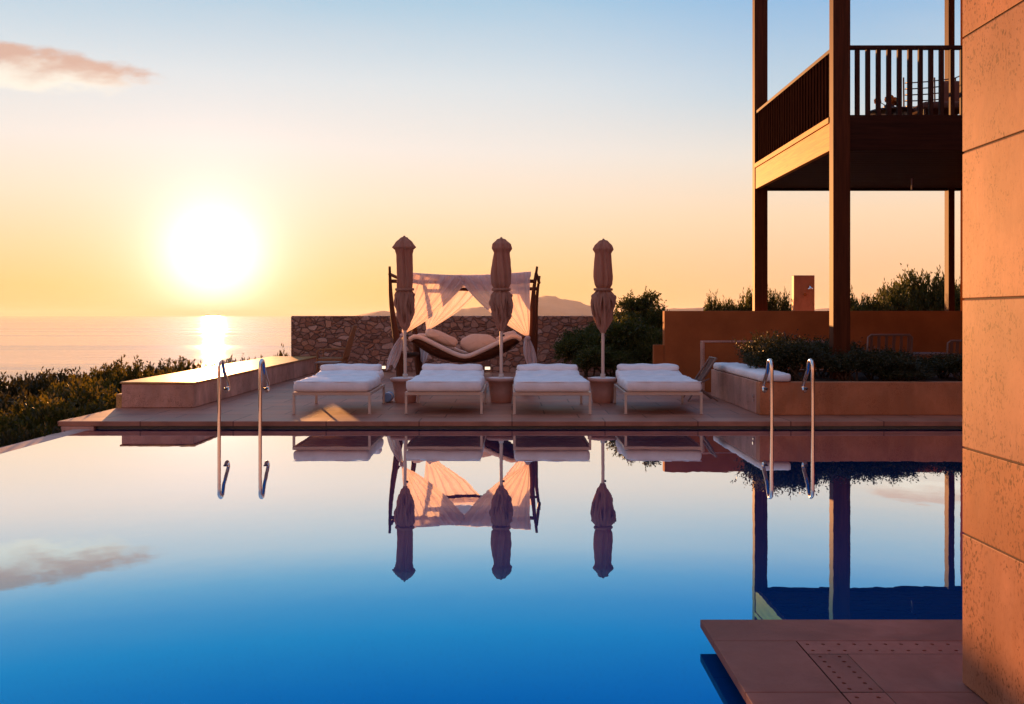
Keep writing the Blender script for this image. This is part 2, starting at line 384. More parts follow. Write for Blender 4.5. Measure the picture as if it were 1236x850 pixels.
# ------------------------------------------------------------------ sky, sun, camera
def build_world():
    w = bpy.data.worlds.new('World'); scene.world = w; w.use_nodes = True; nt = w.node_tree; nt.nodes.clear()
    out = nt.nodes.new('ShaderNodeOutputWorld')
    tc = nt.nodes.new('ShaderNodeTexCoord'); d = tc.outputs['Generated']
    sx = nt.nodes.new('ShaderNodeSeparateXYZ'); nt.links.new(d, sx.inputs[0])
    x, y, z = (E(nt, sx.outputs[i]) for i in range(3))
    cs = x * SUND.x + y * SUND.y + z * SUND.z
    ang = cs._m('MINIMUM', .9999999)._m('ARCCOSINE') * (180 / math.pi)
    hl = (x * x + y * y).pw(.5).mx(1e-4)
    hd = (x * math.sin(SUN_AZ) + y * math.cos(SUN_AZ)) / hl
    S = lambda st: [((p + .05) / 1.05, lin(*c)) for p, c in st]
    zf = (z + .05) / 1.05
    A = ramp(nt, zf, S([(-.05, (240, 195, 140)), (-.002, (250, 194, 120)), (.03, (254, 204, 134)), (.07, (254, 217, 168)), (.12, (252, 230, 204)), (.17, (244, 236, 228)), (.235, (222, 230, 234)), (.31, (172, 207, 229)), (.42, (108, 166, 216)), (.65, (112, 148, 200)), (1, (150, 176, 215))]))
    B = ramp(nt, zf, S([(-.05, (235, 175, 135)), (-.002, (252, 190, 132)), (.05, (253, 203, 158)), (.10, (252, 220, 184)), (.16, (236, 229, 218)), (.22, (192, 214, 228)), (.31, (140, 188, 229)), (.42, (92, 152, 214)), (.65, (112, 148, 200)), (1, (150, 176, 215))]))
    C = ramp(nt, zf, S([(-.05, (212, 126, 90)), (-.002, (255, 160, 118)), (.10, (255, 178, 140)), (.25, (198, 164, 158)), (.5, (118, 135, 170)), (1, (150, 176, 215))]))  # unseen eastern sky, raised as warm fill for surfaces facing the camera
    ab = mixc(nt, hd.sstep(.80, .99), B, A)
    sky = mixc(nt, hd.sstep(-.2, .65), C, ab)
    # faint wisps
    gv = nt.nodes.new('ShaderNodeCombineXYZ'); yy = y.mx(.05); u = x / yy; vv = z / yy
    nt.links.new(u.k, gv.inputs[0]); nt.links.new(vv.k, gv.inputs[1])
    wis = noise(nt, mapping(nt, gv.outputs[0], (2.2, 9, 1), (0, 0, .25)), 1, 5, .55).sstep(.45, .8)
    sky = mixc(nt, wis * .13 * z.sstep(.1, .3), sky, lin(236, 226, 222))
    # clouds, fixed to directions of the sky
    def cloud(u0, v0, hw, hh, slope, seed, op, sky):
        n = noise(nt, mapping(nt, gv.outputs[0], (17, 44, 1), (0, 0, .12), (seed, 0, 0)), 1, 6, .58)
        du = (u - u0) / hw; dv = (vv - v0 - (u - u0) * slope) / hh
        e = du * du + dv * dv
        al = (1.25 - e + (n - .5) * 2.4).sstep(.02, .8) * y.sstep(.05, .1) * op
        shade = (dv * .62 + .42 + (n - .5) * 1.5).sstep(-.05, .85)
        c = mixc(nt, shade, lin(255, 248, 232), lin(218, 178, 160))
        return mixc(nt, al, sky, c)
    sky = cloud(-.535, .262, .150, .0245, -.10, 0.0, .95, sky)
    sky = cloud(.44, .185, .07, .012, .05, 5.0, .6, sky)
    # halo of the low sun
    g1 = (ang * ang * (-1 / 2.4 ** 2))._m('EXPONENT') * 1.2
    g2 = (ang * ang * (-1 / 4.6 ** 2))._m('EXPONENT') * .36 + (ang * ang * (-1 / 8.5 ** 2))._m('EXPONENT') * .06
    c1 = nt.nodes.new('ShaderNodeVectorMath'); c1.operation = 'SCALE'; c1.inputs[0].default_value = (1, .93, .88); nt.links.new(g1.k, c1.inputs['Scale'])
    c2 = nt.nodes.new('ShaderNodeVectorMath'); c2.operation = 'SCALE'; c2.inputs[0].default_value = (1, .76, .92); nt.links.new(g2.k, c2.inputs['Scale'])
    a1 = nt.nodes.new('ShaderNodeVectorMath'); nt.links.new(c1.outputs[0], a1.inputs[0]); nt.links.new(c2.outputs[0], a1.inputs[1])
    a2 = nt.nodes.new('ShaderNodeVectorMath'); nt.links.new(a1.outputs[0], a2.inputs[0]); nt.links.new(sky.k, a2.inputs[1])
    # the physical sky adds its own share of the dusk light
    nish = nt.nodes.new('ShaderNodeTexSky'); nish.sky_type = 'NISHITA'; nish.sun_disc = False
    nish.sun_elevation = SUN_EL; nish.sun_rotation = SUN_AZ; nish.altitude = 20; nish.dust_density = 1.2
    ns = nt.nodes.new('ShaderNodeVectorMath'); ns.operation = 'SCALE'; nt.links.new(nish.outputs[0], ns.inputs[0]); ns.inputs['Scale'].default_value = NISH
    gs = nt.nodes.new('ShaderNodeVectorMath'); gs.operation = 'SCALE'; nt.links.new(a2.outputs[0], gs.inputs[0]); gs.inputs['Scale'].default_value = SKY / .15
    ad = nt.nodes.new('ShaderNodeVectorMath'); nt.links.new(ns.outputs[0], ad.inputs[0]); nt.links.new(gs.outputs[0], ad.inputs[1])
    bg = nt.nodes.new('ShaderNodeBackground'); nt.links.new(ad.outputs[0], bg.inputs[0]); bg.inputs[1].default_value = .15
    nt.links.new(bg.outputs[0], out.inputs[0])
    w.cycles.sampling_method = 'MANUAL'; w.cycles.sample_map_resolution = 1024
SKY, NISH, EXPO = .245, .007, 2.0
build_world()
sl = bpy.data.lights.new('sun', 'SUN'); sl.energy = 3.0; sl.angle = R(.5); sl.color = (1, .42, .13)
so = bpy.data.objects.new('sun', sl); COL.objects.link(so); so.rotation_euler = (-SUND).to_track_quat('-Z', 'Y').to_euler(); so.location = SUND * 60
cam = bpy.data.cameras.new('camera'); cam.sensor_width = 36; cam.lens = 36 * F / 1236; cam.shift_y = -(425 - HY) / 1236; cam.shift_x = 0
cam.clip_end = 60000; cam.clip_start = .05
co = bpy.data.objects.new('camera', cam); COL.objects.link(co); co.location = (0, 0, HC); co.rotation_euler = (R(90), 0, 0)
scene.camera = co
vs = scene.view_settings; vs.view_transform = 'Standard'; vs.look = 'None'; vs.exposure = EXPO; vs.gamma = 1
scene.cycles.max_bounces = 8; scene.cycles.transparent_max_bounces = 12; scene.cycles.use_denoising = True
scene.cycles.caustics_reflective = False; scene.cycles.caustics_refractive = False
scene.render.film_transparent = False

# ------------------------------------------------------------------ setting
def st(o): return tag(o, kind='structure')
def hground(x, y):
    left = -1.15 - .05 * max(0, -x - 6) - .052 * max(0, y - 14)
    flat = -.14 - .06 * max(0, y - 26)
    t = min(1, max(0, (-5.55 - x) / .5)); t = t * t * (3 - 2 * t)
    h = flat * (1 - t) + left * t
    if y < 13.0 and x > -6: h = -2.2
    far = max(0, y - 70); h -= .10 * far
    side = max(0, abs(x) - 60); h -= .02 * side
    if y < -40: h = -2.2
    h += .12 * math.sin(x * .7 + y * .3) * t
    return max(h, -18)
def axis(breaks):
    r = []
    for a, b, n in breaks: r += [a + (b - a) * i / n for i in range(n)]
    return r + [breaks[-1][1]]
gx = axis([(-400, -60, 17), (-60, -14, 18), (-14, -5, 36), (-5, 20, 20), (20, 400, 20)]); gy = axis([(-300, -20, 10), (-20, 10, 15), (10, 30, 40), (30, 80, 20), (80, 400, 20)])
b = MB(); nx = len(gx)
b.add([(x, y, hground(x, y)) for y in gy for x in gx], [(j * nx + i, j * nx + i + 1, (j + 1) * nx + i + 1, (j + 1) * nx + i) for j in range(len(gy) - 1) for i in range(nx - 1)], True)
st(b.build('ground', M['ground']))
b = MB(); b.grid(lambda u, v: (-24000 + 48000 * u, -2000 + 34000 * v, -15.0), 24, 24); st(b.build('sea', M['sea']))

# far hills across the bay
def hills():
    RG = np.random.default_rng(4); ph = RG.uniform(0, 6.28, 20)
    def prof(px):
        pk = 21 * math.exp(-((px - 655) / 42) ** 2) + 7 * math.exp(-((px - 705) / 28) ** 2) + 9 * math.exp(-((px - 575) / 50) ** 2) + 6 * math.exp(-((px - 450) / 38) ** 2) + 8 * math.exp(-((px - 860) / 70) ** 2) + 3.5 * math.exp(-((px - 760) / 80) ** 2) + 9 * math.exp(-((px - 1050) / 120) ** 2)
        return pk
    D = 6000
    def fn(u, v):
        px = 395 + 900 * u; y = D - 500 + 1600 * v
        x = (px - CX) * D / F
        h = prof(px) * D / F * 1.02 + 15
        n = 1 + .03 * math.sin(px * .21 + ph[0]) + .02 * math.sin(px * .47 + ph[1] + v * 5) + .012 * math.sin(px * .93 + ph[2] + 9 * v)
        shape = math.sin(math.pi * v) ** .8 * (1 + .12 * math.sin(v * 11 + px * .05))
        edge = min(1, u * 14) * min(1, (1 - u) * 14)
        return (x, y, -16 + h * n * shape * edge)
    b = MB(); b.grid(fn, 220, 24); return b
st(hills().build('hills', M['hill']))

# the evening air over land and bay
hz = bpy.data.materials.new('evening_air'); hz.use_nodes = True; _n = hz.node_tree; _n.nodes.clear()
_o = _n.nodes.new('ShaderNodeOutputMaterial'); _v = _n.nodes.new('ShaderNodeVolumePrincipled')
_v.inputs['Color'].default_value = (1, .88, .78, 1); _v.inputs['Density'].default_value = .5e-4; _v.inputs['Anisotropy'].default_value = .2
_n.links.new(_v.outputs[0], _o.inputs['Volume'])
hb = MB().box(-26000, 26000, -3000, 33000, -19, 150).build('haze', hz); tag(hb, kind='stuff')

# pool
b = MB(); b.grid(lambda u, v: (-5.4 + 13.4 * u, -9 + 21.39 * v, 0), 20, 20); st(b.build('pool_water', M['pool']))
b = MB()
b.box(-5.4, 8.0, 12.38, 12.6, -1.6, .028)                           # far pool wall under the coping
b.box(-5.4, 8.0, -9.3, -9.004, -1.6, .028)
st(b.build('pool_wall', M['tile']))
b = MB(); b.box(-5.66, -5.402, -9, 12.30, -1.3, -.004); b.box(-5.9, -5.662, -9, 12.3, -1.3, -.06)
st(b.build('overflow_ledge', M['trav_pink'], bevel=.008))
b = MB(); b.box(-5.83, -5.402, 12.302, 12.62, -1.3, .028); st(b.build('ledge_end_wall', M['trav_pink'], bevel=.01))
# terrace
b = MB(); b.box(-5.87, 8.895, 12.30, 12.72, .030, DK); st(b.build('coping', M['coping'], bevel=.008))
b = MB(); b.box(-5.85, 8.895, 12.724, 23.0, -.3, DK - .003); b.box(8.004, 8.895, -2, 12.297, -.3, DK - .003); st(b.build('deck', M['deck']))
b = MB(); b.box(2.0, 12, 23.004, 26, -.4, .05); st(b.build('back_path', M['deck']))

# near terrace corner with the slab edge over the water
b = MB()
JY = 1.365 * F / (835.5 - HY)
for (x0, x1, y0, y1) in ((.845, 1.03, .2, JY - .003), (.845, 3.4, 3.992, 4.28)): pass
PX0, PX1, PY1 = .845, 3.4, 4.28
SY0, SY1 = 3.846, 3.996            # cross strip of drain cover
SX0, SX1 = 1.195, 1.350            # lengthwise strip
g = .004
b.box(PX0, PX1, SY1 + g, PY1, DK - .036, DK)
b.box(PX0, SX0 - g, JY + .0015, SY1 + g - .001, DK - .036, DK); b.box(PX0, SX0 - g, -1.5, JY - .0015, DK - .036, DK)
b.box(SX1 + g, PX1, JY + .0015, SY0 - .002, DK - .036, DK); b.box(SX1 + g, PX1, -1.5, JY - .0015, DK - .036, DK)
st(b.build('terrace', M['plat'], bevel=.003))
b = MB(); b.box(PX0 + .09, PX1, -1.5, PY1 - .09, -1.6, DK - .038); st(b.build('terrace_base', M['tile']))

def drain(name, label, x0, x1, y0, y1, nx_, ny_, hr=.0085):
    """perforated stone cover: every hole a real hole"""
    b = MB(); zt, zb = DK - .0005, DK - .03; N = 12
    for i in range(nx_):
        for j in range(ny_):
            ax, bx = x0 + (x1 - x0) * i / nx_, x0 + (x1 - x0) * (i + 1) / nx_; ay, by = y0 + (y1 - y0) * j / ny_, y0 + (y1 - y0) * (j + 1) / ny_
            cx, cy = (ax + bx) / 2, (ay + by) / 2; ring, rim, low = [], [], []
            for k in range(N):
                a = 2 * math.pi * (k + .5) / N; c, s_ = math.cos(a), math.sin(a); q = 1 / max(abs(c), abs(s_))
                rim.append((cx + c * q * (bx - ax) / 2, cy + s_ * q * (by - ay) / 2, zt)); ring.append((cx + hr * c, cy + hr * s_, zt)); low.append((cx + hr * c, cy + hr * s_, zb))
            # corners
            vs_ = ring + rim + low; fs = []
            for k in range(N):
                k2 = (k + 1) % N
                fs += [(k, N + k, N + k2, k2), (k2, 2 * N + k2, 2 * N + k, k)]
            b.add(vs_, fs)
            cs_ = [(bx, by), (ax, by), (ax, ay), (bx, ay)]
            for q_, k in enumerate((1, 4, 7, 10)):
                b.add([rim[k], (*cs_[q_], zt), rim[(k + 1) % N]], [(0, 1, 2)])
    r = thing(name, label, 'drain cover', ((x0 + x1) / 2, (y0 + y1) / 2, zb), 0, 'perforated drain covers in the terrace')
    o = b.build('perforated_slab', M['plat'], r); 
    for v_ in o.data.vertices: v_.co -= Vector(r.location)
    p = MB().box(x0 - .004 - r.location.x, x1 + .004 - r.location.x, y0 - r.location.y, y1 - r.location.y, -.003, 0); p.build('drain_channel', M['grout'], r)
    return r
drain('drain_cover', 'long perforated stone drain strip running across the terrace towards the stone pillar', SX0, 3.40, SY0, SY1, 34, 2)
drain('drain_cover', 'short perforated stone drain slab between the cross strip and the terrace joint', SX0, SX1, JY + .003, SY0 - .005, 2, 7)
drain('drain_cover', 'perforated stone drain slab nearest the picture edge, past the terrace joint', SX0, SX1, 1.6, JY - .003, 2, 21)

# near stone pillar: stacked travertine courses
pr = thing('stone_pillar', 'tall travertine pillar of big pitted blocks standing on the near terrace', 'pillar', (2.3, 2.6, DK))
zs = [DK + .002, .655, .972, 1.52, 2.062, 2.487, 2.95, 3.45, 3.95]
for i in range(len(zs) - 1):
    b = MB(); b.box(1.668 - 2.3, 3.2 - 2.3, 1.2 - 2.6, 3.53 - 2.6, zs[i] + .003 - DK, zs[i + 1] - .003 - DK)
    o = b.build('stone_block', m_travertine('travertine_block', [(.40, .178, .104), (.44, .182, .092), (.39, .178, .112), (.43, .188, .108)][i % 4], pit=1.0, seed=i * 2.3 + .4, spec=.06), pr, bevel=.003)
MB().box(1.674 - 2.3, 3.19 - 2.3, 1.21 - 2.6, 3.524 - 2.6, .004, 3.85).build('mortar_core', M['grout'], pr)

# ------------------------------------------------------------------ walls
b = MB(); b.box(-5.34, 4.3, 23.0, 23.5, -.6, 1.452)
o = b.build('stone_wall', M['rubble'], bevel=.03); tag(o, 'long rubble stone wall closing the terrace behind the loungers', 'wall')
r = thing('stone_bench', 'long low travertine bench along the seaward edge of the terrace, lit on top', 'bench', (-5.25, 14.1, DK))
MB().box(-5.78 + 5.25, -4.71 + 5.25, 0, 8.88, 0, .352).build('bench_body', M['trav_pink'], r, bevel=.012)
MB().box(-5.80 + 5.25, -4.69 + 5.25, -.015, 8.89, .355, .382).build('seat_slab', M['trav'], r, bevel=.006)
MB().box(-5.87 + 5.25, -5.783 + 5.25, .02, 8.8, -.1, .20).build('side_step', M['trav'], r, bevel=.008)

r = thing('brown_wall', 'tall plain ochre brown wall between the terrace and the shrubs behind', 'wall', (5.8, 18.4, DK))
MB().box(2.93 - 5.8, 8.89 - 5.8, -.1, .14, -.1, 1.455).build('wall_body', M['render'], r, bevel=.01)
MB().box(2.73 - 5.8, 2.928 - 5.8, -.06, .10, -.1, .80).build('low_pier', M['render'], r, bevel=.01)
r = thing('low_wall', 'low brown wall with a pale stone edge between planter and back terrace', 'wall', (4.5, 17.0, DK))
MB().box(3.44 - 4.5, 6.0 - 4.5, 0, .2, 0, .88).build('wall_body', M['render'], r, bevel=.006)
MB().box(3.40 - 4.5, 6.02 - 4.5, -.01, .21, .883, .91).build('stone_edge', M['trav_pink'], r, bevel=.004)
MB().box(3.40 - 4.5, 3.437 - 4.5, -.01, .21, 0, .88).build('stone_edge', M['trav_pink'], r, bevel=.004)

r = thing('planter', 'wide raised stone planter filled with dark shrubs beside the pool', 'planter', (6.0, 13.07, DK))
ox = 6.0
MB().box(3.40 - ox, 8.89 - ox, 0, .2, 0, .45).build('front_wall', M['trav_side'], r, bevel=.008)
MB().box(3.40 - ox, 3.84 - ox, .203, 3.2, 0, .45).build('side_wall', M['trav_pink'], r, bevel=.008)
MB().box(3.843 - ox, 8.89 - ox, 3.0, 3.2, 0, .45).build('back_wall', M['trav_side'], r, bevel=.008)
def soilf(u, v): return (3.84 - ox + (8.89 - 3.84) * u, .2 + 2.8 * v, .40 + .03 * math.sin(u * 40) * math.sin(v * 23))
MB().grid(soilf, 40, 20).build('soil', M['soil'], r)
fx = MB(); fx.tube([(3.4 - ox, .30, .235), (3.375 - ox, .30, .235)], .025, 12); fx.tube([(3.4 - ox, .30, .175), (3.38 - ox, .30, .175)], .016, 10)
fx.build('water_outlet', M['steel'], r)
c = MB(); c.soft(0, 1.55, .06, .43, 3.15, .115, .045, (6, 22, 4), .012, None, .004, 5)
r = thing('bench_cushion', 'long white cushion lying along the planter edge', 'cushion', (3.615, 13.05, DK + .452)); c.build('cushion_pad', M['white'], r, weld=True)

# outdoor shower
r = thing('outdoor_shower', 'slim freestanding stone shower wall with a small steel shower head', 'shower', (6.75, 22.0, -.1))
MB().box(-.24, .24, 0, .18, 0, 2.49).build('shower_panel', M['trav_side'], r, bevel=.012)
s_ = MB(); s_.tube([(.08, 0, 2.22), (.08, -.14, 2.24), (.08, -.18, 2.2)], .02, 8); s_.lathe([(.055, 2.16), (.06, 2.18), (.02, 2.21)], 14, (.08, -.18)); s_.build('shower_head', M['steel'], r)
s_ = MB(); s_.tube([(.0, -.0, 2.05), (.0, -.06, 2.05)], .03, 10); s_.build('tap', M['steel'], r)

# house wall the balcony is fixed to
r = thing('house_wall', 'plain warm stucco house wall behind the balcony', 'building', (9.0, 12, -.3))
MB().box(-.1, 3.5, 6.9 - 2.9, 6.92, 0, 8.9).build('wall', M['stucco'], r, bevel=.01)
MB().box(-.1, 3.5, -6, 3.996, 0, 8.9).build('wall', M['stucco'], r, bevel=.01)

# ------------------------------------------------------------------ balcony
NY, FY = 14.17, 18.76; BX0, BX1 = 4.78, 8.885
bal = thing('timber_balcony', 'dark timber balcony on tall square posts with a slatted railing', 'balcony', (BX0, NY, DK))
def L(b, name, mat, **k):
    b.v = [(x - BX0, y - NY, z - DK) for x, y, z in b.v]; return b.build(name, mat, bal, **k)
for (px, py) in ((BX0, NY), (BX0, FY), (8.60, FY)):
    w = .255 if px < 8 else .12
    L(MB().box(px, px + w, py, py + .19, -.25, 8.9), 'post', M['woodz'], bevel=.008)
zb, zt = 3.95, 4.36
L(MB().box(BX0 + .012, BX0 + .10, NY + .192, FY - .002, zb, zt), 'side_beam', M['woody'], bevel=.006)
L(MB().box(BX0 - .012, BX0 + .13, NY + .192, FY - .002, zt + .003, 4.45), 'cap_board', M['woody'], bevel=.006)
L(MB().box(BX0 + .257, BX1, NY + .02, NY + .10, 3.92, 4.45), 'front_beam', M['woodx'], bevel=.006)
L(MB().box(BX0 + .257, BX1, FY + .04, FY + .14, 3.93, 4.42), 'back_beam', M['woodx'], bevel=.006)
n = 30
for i in range(n):
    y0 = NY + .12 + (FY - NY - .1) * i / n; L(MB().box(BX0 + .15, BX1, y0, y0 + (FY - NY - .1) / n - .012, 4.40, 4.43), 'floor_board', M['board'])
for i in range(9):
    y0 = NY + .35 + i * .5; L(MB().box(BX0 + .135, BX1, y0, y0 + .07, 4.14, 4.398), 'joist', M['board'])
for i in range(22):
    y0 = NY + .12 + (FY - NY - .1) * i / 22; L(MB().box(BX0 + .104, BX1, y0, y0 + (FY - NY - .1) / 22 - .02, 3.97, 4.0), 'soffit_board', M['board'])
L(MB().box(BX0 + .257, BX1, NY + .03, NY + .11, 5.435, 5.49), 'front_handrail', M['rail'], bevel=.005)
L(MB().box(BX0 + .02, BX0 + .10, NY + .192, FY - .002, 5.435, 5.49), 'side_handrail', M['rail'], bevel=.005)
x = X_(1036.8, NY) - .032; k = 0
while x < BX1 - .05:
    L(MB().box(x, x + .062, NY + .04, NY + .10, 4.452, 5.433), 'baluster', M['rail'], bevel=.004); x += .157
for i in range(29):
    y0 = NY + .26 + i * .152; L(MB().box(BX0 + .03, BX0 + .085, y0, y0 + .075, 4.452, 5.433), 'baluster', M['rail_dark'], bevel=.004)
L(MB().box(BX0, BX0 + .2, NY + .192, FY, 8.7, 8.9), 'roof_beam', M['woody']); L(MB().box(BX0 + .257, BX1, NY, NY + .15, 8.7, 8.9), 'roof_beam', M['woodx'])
L(MB().tube([(X_(1100.5, 17.4), 17.4, 3.965), (X_(1100.5, 17.4), 17.4, 3.76)], .013, 8), 'hanging_rod', M['pot_top'])

# balcony furniture
t = thing('balcony_table', 'low dark round table on the balcony under the orange flowers', 'table', (X_(1075, 15.9), 15.9, 4.432))
MB().lathe([(.0, .40), (.36, .40), (.37, .42), (.36, .44), (0, .44)], 28).build('tabletop', M['dark'], t)
MB().lathe([(.2, 0), (.2, .02), (.04, .05), (.04, .398)], 16).build('leg', M['dark'], t)
t = thing('flower_bowl', 'small bunch of orange flowers in a dark bowl on the balcony table', 'flowers', (X_(1073, 15.9), 15.9, 4.874))
MB().lathe([(.03, 0), (.07, .02), (.09, .07), (.075, .1), (.06, .1)], 18).build('bowl', M['dark'], t)
fb = MB(); sb = MB()
for (dx, dy, dz, rr) in ((-.19, 0, .17, .06), (0, -.02, .19, .085), (.09, .03, .17, .07), (.13, -.03, .14, .065), (.03, .05, .23, .06)):
    sb.tube([(dx * .2, dy, .08), (dx, dy, dz)], .007, 5)
    for q in range(26):
        a, b_ = random.uniform(0, 6.28), random.uniform(-1, 1); n_ = Vector((math.cos(a) * math.sqrt(1 - b_ * b_), math.sin(a) * math.sqrt(1 - b_ * b_), b_))
        c_ = Vector((dx, dy, dz)) + n_ * rr * .6; s1 = n_.cross(Vector((.3, .2, .9))).normalized() * rr * .45; s2 = n_.cross(s1).normalized() * rr * .45
        fb.add([c_ - s1 - s2, c_ + s1 - s2 + n_ * .01, c_ + s1 + s2 + n_ * .02, c_ - s1 + s2 + n_ * .01], [(0, 1, 2, 3)])
fb.build('blossom', M['orange'], t); sb.build('stem', M['leaf_dark'], t)
t = thing('balcony_chair', 'dark armchair with a slatted curved back on the balcony', 'chair', (X_(1133, 15.6), 15.6, 4.432), R(0))
b = MB()
for (sx, sy) in ((-.36, -.3), (.36, -.3), (-.36, .3), (.36, .3)): MB().tube([(sx, sy, 0), (sx, sy, .36)], .02, 8).build('leg', M['dark'], t)
MB().soft(0, 0, .40, .78, .70, .13, .04, (8, 8, 3)).build('seat', M['mesh'], t, weld=True)
bk = MB()
for k in range(5): bk.tube([(-.44, .1, .5 + k * .095), (-.40, .36, .52 + k * .1), (0, .42, .54 + k * .105), (.42, .36, .56 + k * .11), (.5, .05, .58 + k * .11)], .011, 6)
for xx in (-.42, .1, .45): bk.tube([(xx, .36, .36), (xx, .38, 1.02)], .014, 6)
bk.build('backrest', M['dark'], t)
MB().soft(.30, .22, .68, .38, .16, .48, .06, (6, 4, 6)).build('back_cushion', M['mesh'], t, weld=True)

# ------------------------------------------------------------------ loungers
LW = 1.08
def make_lounger(label, sd):
    r = thing('sun_lounger', label, 'sun lounger', (0, 0, DK), 0, 'white cushioned loungers in a row behind the pool')
    fr = MB(); h = .305; w = LW / 2; l = 1.62
    for sx in (-1, 1): fr.box(sx * w - (.034 if sx > 0 else 0), sx * w + (0 if sx > 0 else .034), .035, l - .035, h - .045, h - .002)
    fr.box(-w, w, 0, .034, h - .045, h); fr.box(-w, w, l - .034, l, h - .045, h)
    for q in range(9): fr.box(-w + .036, w - .036, .13 + q * .165, .19 + q * .165, h - .028, h - .006)
    fr.build('frame', M['lounger'], r, bevel=.004)
    for (sx, y) in ((-1, 0), (1, 0), (-1, l - .034), (1, l - .034)):
        x0 = sx * w - (.034 if sx > 0 else 0)
        lg = MB().box(x0, x0 + .034, y, y + .034, .012, h - .047); lg.box(x0 - .004, x0 + .038, y - .004, y + .038, 0, .011)
        lg.build('leg', M['lounger'], r, bevel=.003)
    bend = lambda y: .0 if y < 1.12 else (.085 * min(1, (y - 1.12) / .5) ** 1.3)
    mt = MB(); mt.soft(0, .60, h + .077, LW - .03, 1.28, .150, .05, (22, 34, 5), .007, bend, .0055, 3 + sd)
    o1 = mt.build('mattress', M['white'], r, weld=True)
    bs = MB(); bs.soft(0, 1.52, h + .085, LW - .09, .66, .15, .05, (14, 14, 5), .012, lambda y: .055 * min(1, max(0, (y - 1.2) / .5)), .0055, 8 + sd)
    bs.build('back_section', M['white'], r, weld=True)
    pl = MB(); pl.soft(0, 1.72, h + .245, LW - .13, .28, .095, .045, (18, 8, 5), .006, None, .006, 4 + sd)
    pl.build('head_pillow', M['white'], r, weld=True)
    pp = MB(); w2 = (LW - .03) / 2 - .008
    pp.tube([(-w2, -.036, h + .145), (w2, -.036, h + .145)], .006, 6); pp.build('piping', M['white'], o1)
    return r
labels = ['white cushioned lounger next to the long stone bench, furthest from the planter', 'white cushioned lounger in front of the canopied daybed, between the first two parasols',
          'white cushioned lounger between the middle parasol and the one by the bushes', 'white cushioned lounger beside the planter, next to the folding chair']
for q, (lb, px, rz, dy) in enumerate(zip(labels, (400.5, 535.5, 666.5, 801), (.010, -.008, .004, -.014), (0, .03, -.02, .02))):
    o = make_lounger(lb, q * 11); o.location = (X_(px, 13.2), 13.18 + dy, DK); o.rotation_euler.z = rz

# ------------------------------------------------------------------ closed parasols in pots
def parasol(px, prof, label, seed, topz):
    D = 15.0; r = thing('closed_parasol', label, 'parasol', (X_(px, D), D, DK), 0, 'closed parasols standing in pots')
    k = D / F; ph = np.random.default_rng(seed).uniform(0, 6.28, 8)
    P = [(hw * k, Z_(py, D) - DK) for hw, py in prof][::-1]
    dense = []
    for i in range(len(P) - 1):
        for q in range(5):
            t = q / 5; s = t * t * (3 - 2 * t); dense.append((P[i][0] + (P[i + 1][0] - P[i][0]) * (.5 * s + .5 * t), P[i][1] + (P[i + 1][1] - P[i][1]) * t))
    dense.append(P[-1])
    zmin, zmax = dense[0][1], dense[-1][1]
    def fn(a, z):
        t = (z - zmin) / (zmax - zmin)
        lo = .20 if .08 < t < .42 else .11
        f = .80 + (.26 if t < .42 else .24) * abs(math.cos(3 * a + ph[0] + .5 * math.sin(z * 4 + ph[5]))) ** .7 + lo * 1.0 * math.sin(11 * a + ph[1] + z * 7) + .05 * math.sin(3 * a + ph[2] + z * 6)
        if t < .4: f += .13 * math.sin(5 * a + z * 19 + ph[3]) + .06 * math.sin(9 * a - z * 31 + ph[4])
        return f
    cb = MB(); cb.lathe(dense, 72, fn=fn)
    rg = random.Random(seed * 7); zw = Z_(351, D) - DK
    def rad_at(z):
        for (r0, z0), (r1, z1) in zip(dense, dense[1:]):
            if z0 <= z <= z1: return r0 + (r1 - r0) * (z - z0) / max(1e-6, z1 - z0)
        return dense[0][0]
    for q in range(9):                      # loose corners of the canvas hanging below the strap
        a0 = 6.28 * q / 9 + rg.uniform(-.25, .25); ln = rg.uniform(.26, .56); wd = rg.uniform(.45, .75); tw = rg.uniform(-.5, .5); out_ = rg.uniform(.012, .045)
        def flap(u, v):
            a = a0 + tw * v + (u - .5) * 2 * wd * (1 - v) ** .7; z = zw - .005 - ln * v - .03 * math.sin(u * 9 + q)
            rr = rad_at(zw - ln * v) * (.90 + .14 * math.sin(u * 8 + q)) + out_ * math.sin(math.pi * min(1, .12 + v * .9))
            return (rr * math.cos(a), rr * math.sin(a), z)
        cb.grid(flap, 10, 10)
    cb.build('canopy', M['taupe'], r)
    st_ = MB(); st_.lathe([(11.2 * k, Z_(351, D) - DK), (11.8 * k, Z_(349.5, D) - DK), (11.2 * k, Z_(348, D) - DK)], 24); st_.build('tie_strap', M['taupe'], r)
    MB().tube([(0, 0, .30), (0, 0, zmax - .03)], .026, 12).build('pole', M['pole'], r)
    MB().lathe([(0, zmax + .012), (.012, zmax + .009), (.02, zmax + .002), (.012, zmax - .02)][::-1], 12).build('finial', M['taupe'], r)
    col = MB().lathe([(.04, .36), (.04, .44), (.034, .45), (.034, .36)], 14); col.build('pole_sleeve', M['pole'], r)
    hp = .385
    MB().lathe([(.155, 0), (.165, .01), (.185, .18), (.205, hp - .06), (.235, hp - .05), (.24, hp), (.205, hp), (.20, hp - .03)], 36).build('pot', M['pot'], r)
    MB().lathe([(.0, hp - .012), (.2, hp - .012), (.203, hp - .002), (.19, hp + .006), (0, hp + .008)], 36).build('pot_cover', M['pot_top'], r)
    r.rotation_euler = (R((.4, -.5, .5)[seed - 1]), R((-.4, .0, .2)[seed - 1]), 0)
    mh = MB(); zc = Z_(405, D) - DK; mh.tube([(.02, 0, zc), (.05, -.01, zc)], .016, 8); mh.build('crank', M['dark'], r)
    return r
